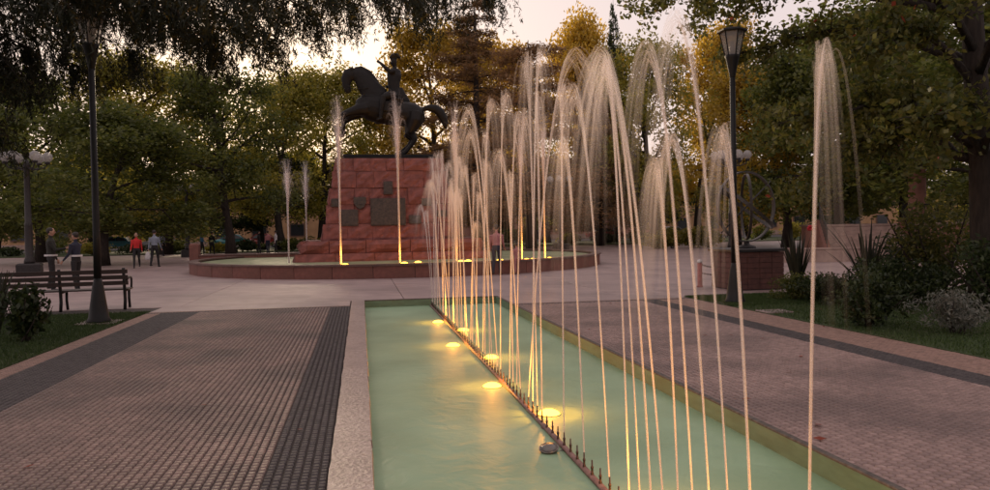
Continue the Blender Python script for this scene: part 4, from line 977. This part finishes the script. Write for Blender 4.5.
def flax(x, y, h, n, label, seed, lean=.35):
    r = random.Random(seed); t = thing('flax_plant', label, 'plant', (x, y, 0), 0, 'flax plants')
    mb = MB()
    for i in range(n):
        az = r.uniform(0, 6.28); L_ = h*r.uniform(.65, 1.1); d = Vector((math.cos(az), math.sin(az), 0)); out = r.uniform(.05, lean); sd_ = Vector((-d.y, d.x, 0)); b0 = len(mb.v); K_ = 6
        for q in range(K_+1):
            f = q/K_; p = d*(.05+out*L_*(f**1.6))+Vector((0, 0, L_*f*(1-.18*out*f))); w = .032*math.sin(math.pi*(.18+.80*f))+.002
            mb.v += [tuple(p-sd_*w), tuple(p+d*w*.25), tuple(p+sd_*w)]
        for q in range(K_):
            for e_ in (0, 1): mb.f.append((b0+q*3+e_, b0+q*3+e_+1, b0+q*3+e_+4, b0+q*3+e_+3))
    mb.build('blade_leaves', M['l_flax'], t); return t
x, y = G(797, 297); flax(x, y, 1.35, 46, 'upright dark flax plant with spiky leaves beside the brick pedestal', 3, .3)
x, y = G(868, 300); flax(x, y, 1.55, 40, 'splayed dark flax plant with long bare blades among the shrubs', 4, .75)
x, y = G(-4, 335); flax(x, y, 1.0, 30, 'dark flax plant at the lawn edge beside the leafy shrub and bench', 5, .5)
x, y = G(26, 342); shrub(x, y, .92, .48, M['l_dark'], 'small leafy dark shrub on the lawn in front of the bench', 11, 900, .12, .07)
x, y = G(866, 327); shrub(x, y, .95, .62, M['l_dark'], 'dark shrub on a thick stem at the path edge below the splayed flax', 12, 3800, .075, .04)
x, y = G(955, 334); shrub(x, y, .72, .62, M['l_grey'], 'grey leaved bushy shrub on the lawn by the big trunk', 13, 2600, .07, .022)
x, y = G(790, 300); shrub(x, y-.2, .60, .60, M['l_green'], 'low rounded green shrub at the foot of the upright flax', 14, 2500, .06, .03)
x, y = G(835, 303); shrub(x, y, .75, .85, M['l_dark'], 'dark mounded shrub between the two flax plants', 15, 3600, .07, .04)
x, y = G(915, 304); shrub(x, y, 1.0, 1.0, M['l_dark'], 'wide dark shrub between the splayed flax and the big trunk', 16, 4200, .08, .045)
x, y = G(940, 300); shrub(x, y, 2.3, 1.0, M['l_near'], 'tall loose shrub in front of the terrace stairs', 17, 3600, .10, .055)
x, y = G(985, 315); shrub(x+.3, y, 1.6, .8, M['l_dark'], 'tall dark shrub leaning against the big trunk', 18, 3600, .09, .05)
x, y = G(890, 295); shrub(x, y, 1.35, .9, M['l_dark'], 'medium dark shrub behind the splayed flax', 19, 3600, .08, .045)
fl = MB(); x, y = G(812, 300); fl.loft([(0, 0, -.02), (.03, 0, .7), (.02, .02, 1.40)], .010, 6)
t = thing('red_flower', 'tall stemmed red flower beside the upright flax', 'flower', (x, y, 0)); fl.build('stem', M['l_green'], t); q = MB()
for k in range(9): a = k*.7; q.sphere((.02+.05*math.cos(a), .02+.05*math.sin(a), 1.42+.03*(k % 3)), (.045, .045, .03), 8, 5)
q.build('bloom', M['flower'], t, True)
for k in range(26):     # hedge-like bushes along the far plaza edge
    u = 15+k*39+random.uniform(-9, 9); Y = random.uniform(62.8, 66); p = at(u, 240, Y)
    if -1 < k: shrub(p.x, Y, random.uniform(.9, 2.0), random.uniform(1.3, 2.2), M[('l_dark', 'l_green', 'l_olive')[k % 3]], ('dark', 'green', 'olive')[k % 3]+' bush in the row along the far edge of the plaza', 40+k % 9, 1300, .22, .13, 'bushes along the far plaza edge', .04)
for u, v, h in ((672, 248, 1.7), (690, 248, 1.5), (655, 247, 1.2), (708, 249, 1.6)):
    x, y = G(u, v); k = 48/y; shrub(x*k, 48, h, 1.2, M['l_olive'], 'yellowish bush standing at the plaza edge behind the chain posts', int(u), 1400, .2, .12, 'yellowish plaza edge bushes')

# big tree on the right lawn
tr = MB(); r = np.random.default_rng(77); TX, TY = 10.75, 11.5
tp = [Vector((0, 0, -.1)), Vector((.02, 0, 1.2)), Vector((.0, .05, 2.6)), Vector((-.1, .1, 4.2)), Vector((-.2, .1, 6.2)), Vector((-.1, 0, 8.6))]
tr.loft(tp, [.34, .25, .22, .19, .14, .05], 12); cl = []
ends = [(-4.3, 3.4, 6.3), (-4.0, -1.2, 5.5), (-2.6, 3.4, 5.2), (-3.0, .2, 3.4), (-2.4, -1.5, 3.1), (-2.0, 1.6, 2.7), (-1.0, 2.8, 2.8), (-3.0, 3.9, 6.4), (-2.4, -.4, 4.6), (-1.6, .8, 3.6), (.8, 2.4, 3.2), (1.6, -1.0, 3.4), (.6, -2.6, 3.6), (-.9, -2.6, 3.2), (2.8, 1.5, 5.0), (2.2, -2.4, 5.5), (-1.8, -3.0, 5.0), (0, 3.6, 5.2), (-1.2, 1.0, 7.6), (1.2, .8, 8.0), (-.4, -1.4, 7.8), (-2.8, 1.2, 6.4), (-2.6, -1.8, 6.8), (-1.5, 3.8, 3.9)]
for e_ in ends:
    e_ = Vector(e_); s0 = tp[2].lerp(tp[4], min(1, max(0, (e_.z-3.2)/4.5))); n = 7
    pts = [s0.lerp(e_, q/n)+Vector((0, 0, .5*math.sin(math.pi*q/n)))+Vector([r.normal(0, .07) for _ in range(3)])*(1 if 0 < q < n else 0) for q in range(n+1)]
    tr.loft(pts, [.085*(1-.85*q/n) for q in range(n+1)], 6)
    for q in range(3, n+1):
        cl.append((pts[q], .45))
        for s in range(3):
            p2 = limb_pts(pts[q], (pts[q]-pts[q-1])*2+Vector([r.normal(0, .5) for _ in range(3)]), r.uniform(.4, 1.0), r, 3, .08); tr.loft(p2, [.016, .012, .008, .004], 4); cl.append((p2[-1], .34)); cl.append((p2[1], .25))
c = np.array([tuple(a) for a, _ in cl]); s = np.array([b for _, b in cl]); pr = r.uniform(.3, 1.7, len(cl)); pr /= pr.sum()
def crown(n): 
    k = r.choice(len(cl), n, p=pr); return c[k]+unit(r.normal(size=(n, 3)))*(r.random((n, 1))**.5)*s[k][:, None]
t = thing('shade_tree', 'big spreading tree with dark trunk and reddening leaves on the lawn by the path', 'tree', (TX, TY, 0))
link('trunk', tr.mesh('trunk', True), M['bark'], t); link('crown', quads_mesh('crown', leaves(crown(42000), .125, .075, r, .5)), M['l_near'], t); o = link('red_leaves', quads_mesh('red_leaves', leaves(crown(110), .13, .08, r, .5)), M['l_red'], t); o['kind'] = 'stuff'

# drooping cedar on the left lawn, its boughs hanging over the path
tr = MB(); r = np.random.default_rng(91); CXx, CYy = -9.2, 11.0
tp = [Vector((0, 0, -.1)), Vector((.1, 0, 3)), Vector((.1, .1, 6)), Vector((0, .1, 9)), Vector((0, 0, 13))]; tr.loft(tp, [.48, .36, .3, .2, .05], 12)
tips = [(485, -6, 13.5), (440, -2, 12.5), (410, 2, 12.0), (372, -10, 11.5), (345, 8, 13.0), (300, 6, 11.5), (262, 34, 12.5), (235, 22, 11.0), (205, 30, 12.0), (165, 8, 10.5), (134, 26, 15.2), (95, 4, 15.6), (60, 40, 15.5), (18, 50, 12.0), (4, 60, 10.8), (-30, 110, 10.5), (390, -24, 10.5), (320, -20, 10), (240, -14, 9.5), (180, -18, 9.0), (110, -22, 15.2), (40, -10, 9.5), (215, 50, 13.5), (128, 55, 15.4), (70, 66, 15.6), (275, 10, 14), (-60, 60, 10)]
tw = []; twax = []
for u, v, Y in tips:
    e_ = at(u, v+(-4 if u < 330 else -8), Y)-Vector((CXx, CYy, 0)); z0 = min(8.5, e_.z+.75+.10*e_.length); s0 = Vector((.1, .05, z0)); n = 12; L_ = (e_-s0).length
    pts = [s0.lerp(e_, q/n)+Vector((0, 0, .07*L_*math.sin(math.pi*q/n)))+Vector([r.normal(0, .05) for _ in range(3)]) for q in range(n+1)]
    tr.loft(pts, [.075*(1-.9*q/n) for q in range(n+1)], 6)
    side = (e_-s0).cross(Vector((0, 0, 1))).normalized()
    for q in range(4, n+1):
        for s_ in range(7):
            sg = 1 if s_ % 2 else -1; ln = r.uniform(.35, 1.15)*(1.15-.5*q/n)
            p2 = limb_pts(pts[q].lerp(pts[min(n, q+1)], r.random()), side*sg*r.uniform(.3, 1)+(e_-s0).normalized()*.7, ln, r, 4, .16, .1); tr.loft(p2, [.012, .009, .007, .004, .002], 4)
            for w in range(1, 5):
                for h_ in range(2):       # hanging twiglets
                    ll_ = r.uniform(.15, .62); m_ = int(ll_*44); f = r.random((m_, 1)); st_ = np.array(p2[w])[None]
                    hang = np.array([r.normal(0, .16), r.normal(0, .16), -1.0])[None]
                    tw.append(st_+hang*f*ll_+r.normal(0, .018, (m_, 3))); a = r.normal(size=(m_, 3))*.55; a[:, 2] -= .8; twax.append(a)
A = np.concatenate(tw); AX = np.concatenate(twax)
if len(A) > 200000: k = r.choice(len(A), 200000, replace=False); A, AX = A[k], AX[k]
t = thing('cedar_tree', 'drooping dark cedar tree whose hanging boughs overhang the path and bench', 'tree', (CXx, CYy, 0))
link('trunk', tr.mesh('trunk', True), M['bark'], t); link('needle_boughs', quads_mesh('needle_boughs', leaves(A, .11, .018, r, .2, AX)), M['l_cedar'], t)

# fallen leaves on paths and lawns
r = np.random.default_rng(55); n = 45
fx_ = np.concatenate([r.uniform(-4.1, -.3, 8), r.uniform(3.1, 6.8, 17), r.uniform(6.9, 11, 20)]); fy_ = r.uniform(4.0, 15.0, n)
Pc = np.stack([fx_, fy_, np.full(n, .014)], 1); ax = r.normal(size=(n, 3))*np.array([1, 1, .12]); ax = unit(ax)
bb = unit(np.cross(np.array([[0, 0, 1.0]])+r.normal(size=(n, 3))*.15, ax)); l = r.uniform(.025, .05, (n, 1)); w = l*.55
V = np.stack([Pc-ax*l, Pc+bb*w, Pc+ax*l, Pc-bb*w], 1)
o = link('fallen_leaves', quads_mesh('fallen_leaves', V), M['l_red']); o['kind'] = 'stuff'; o['label'] = 'small reddish fallen leaves scattered over the paths and lawn'
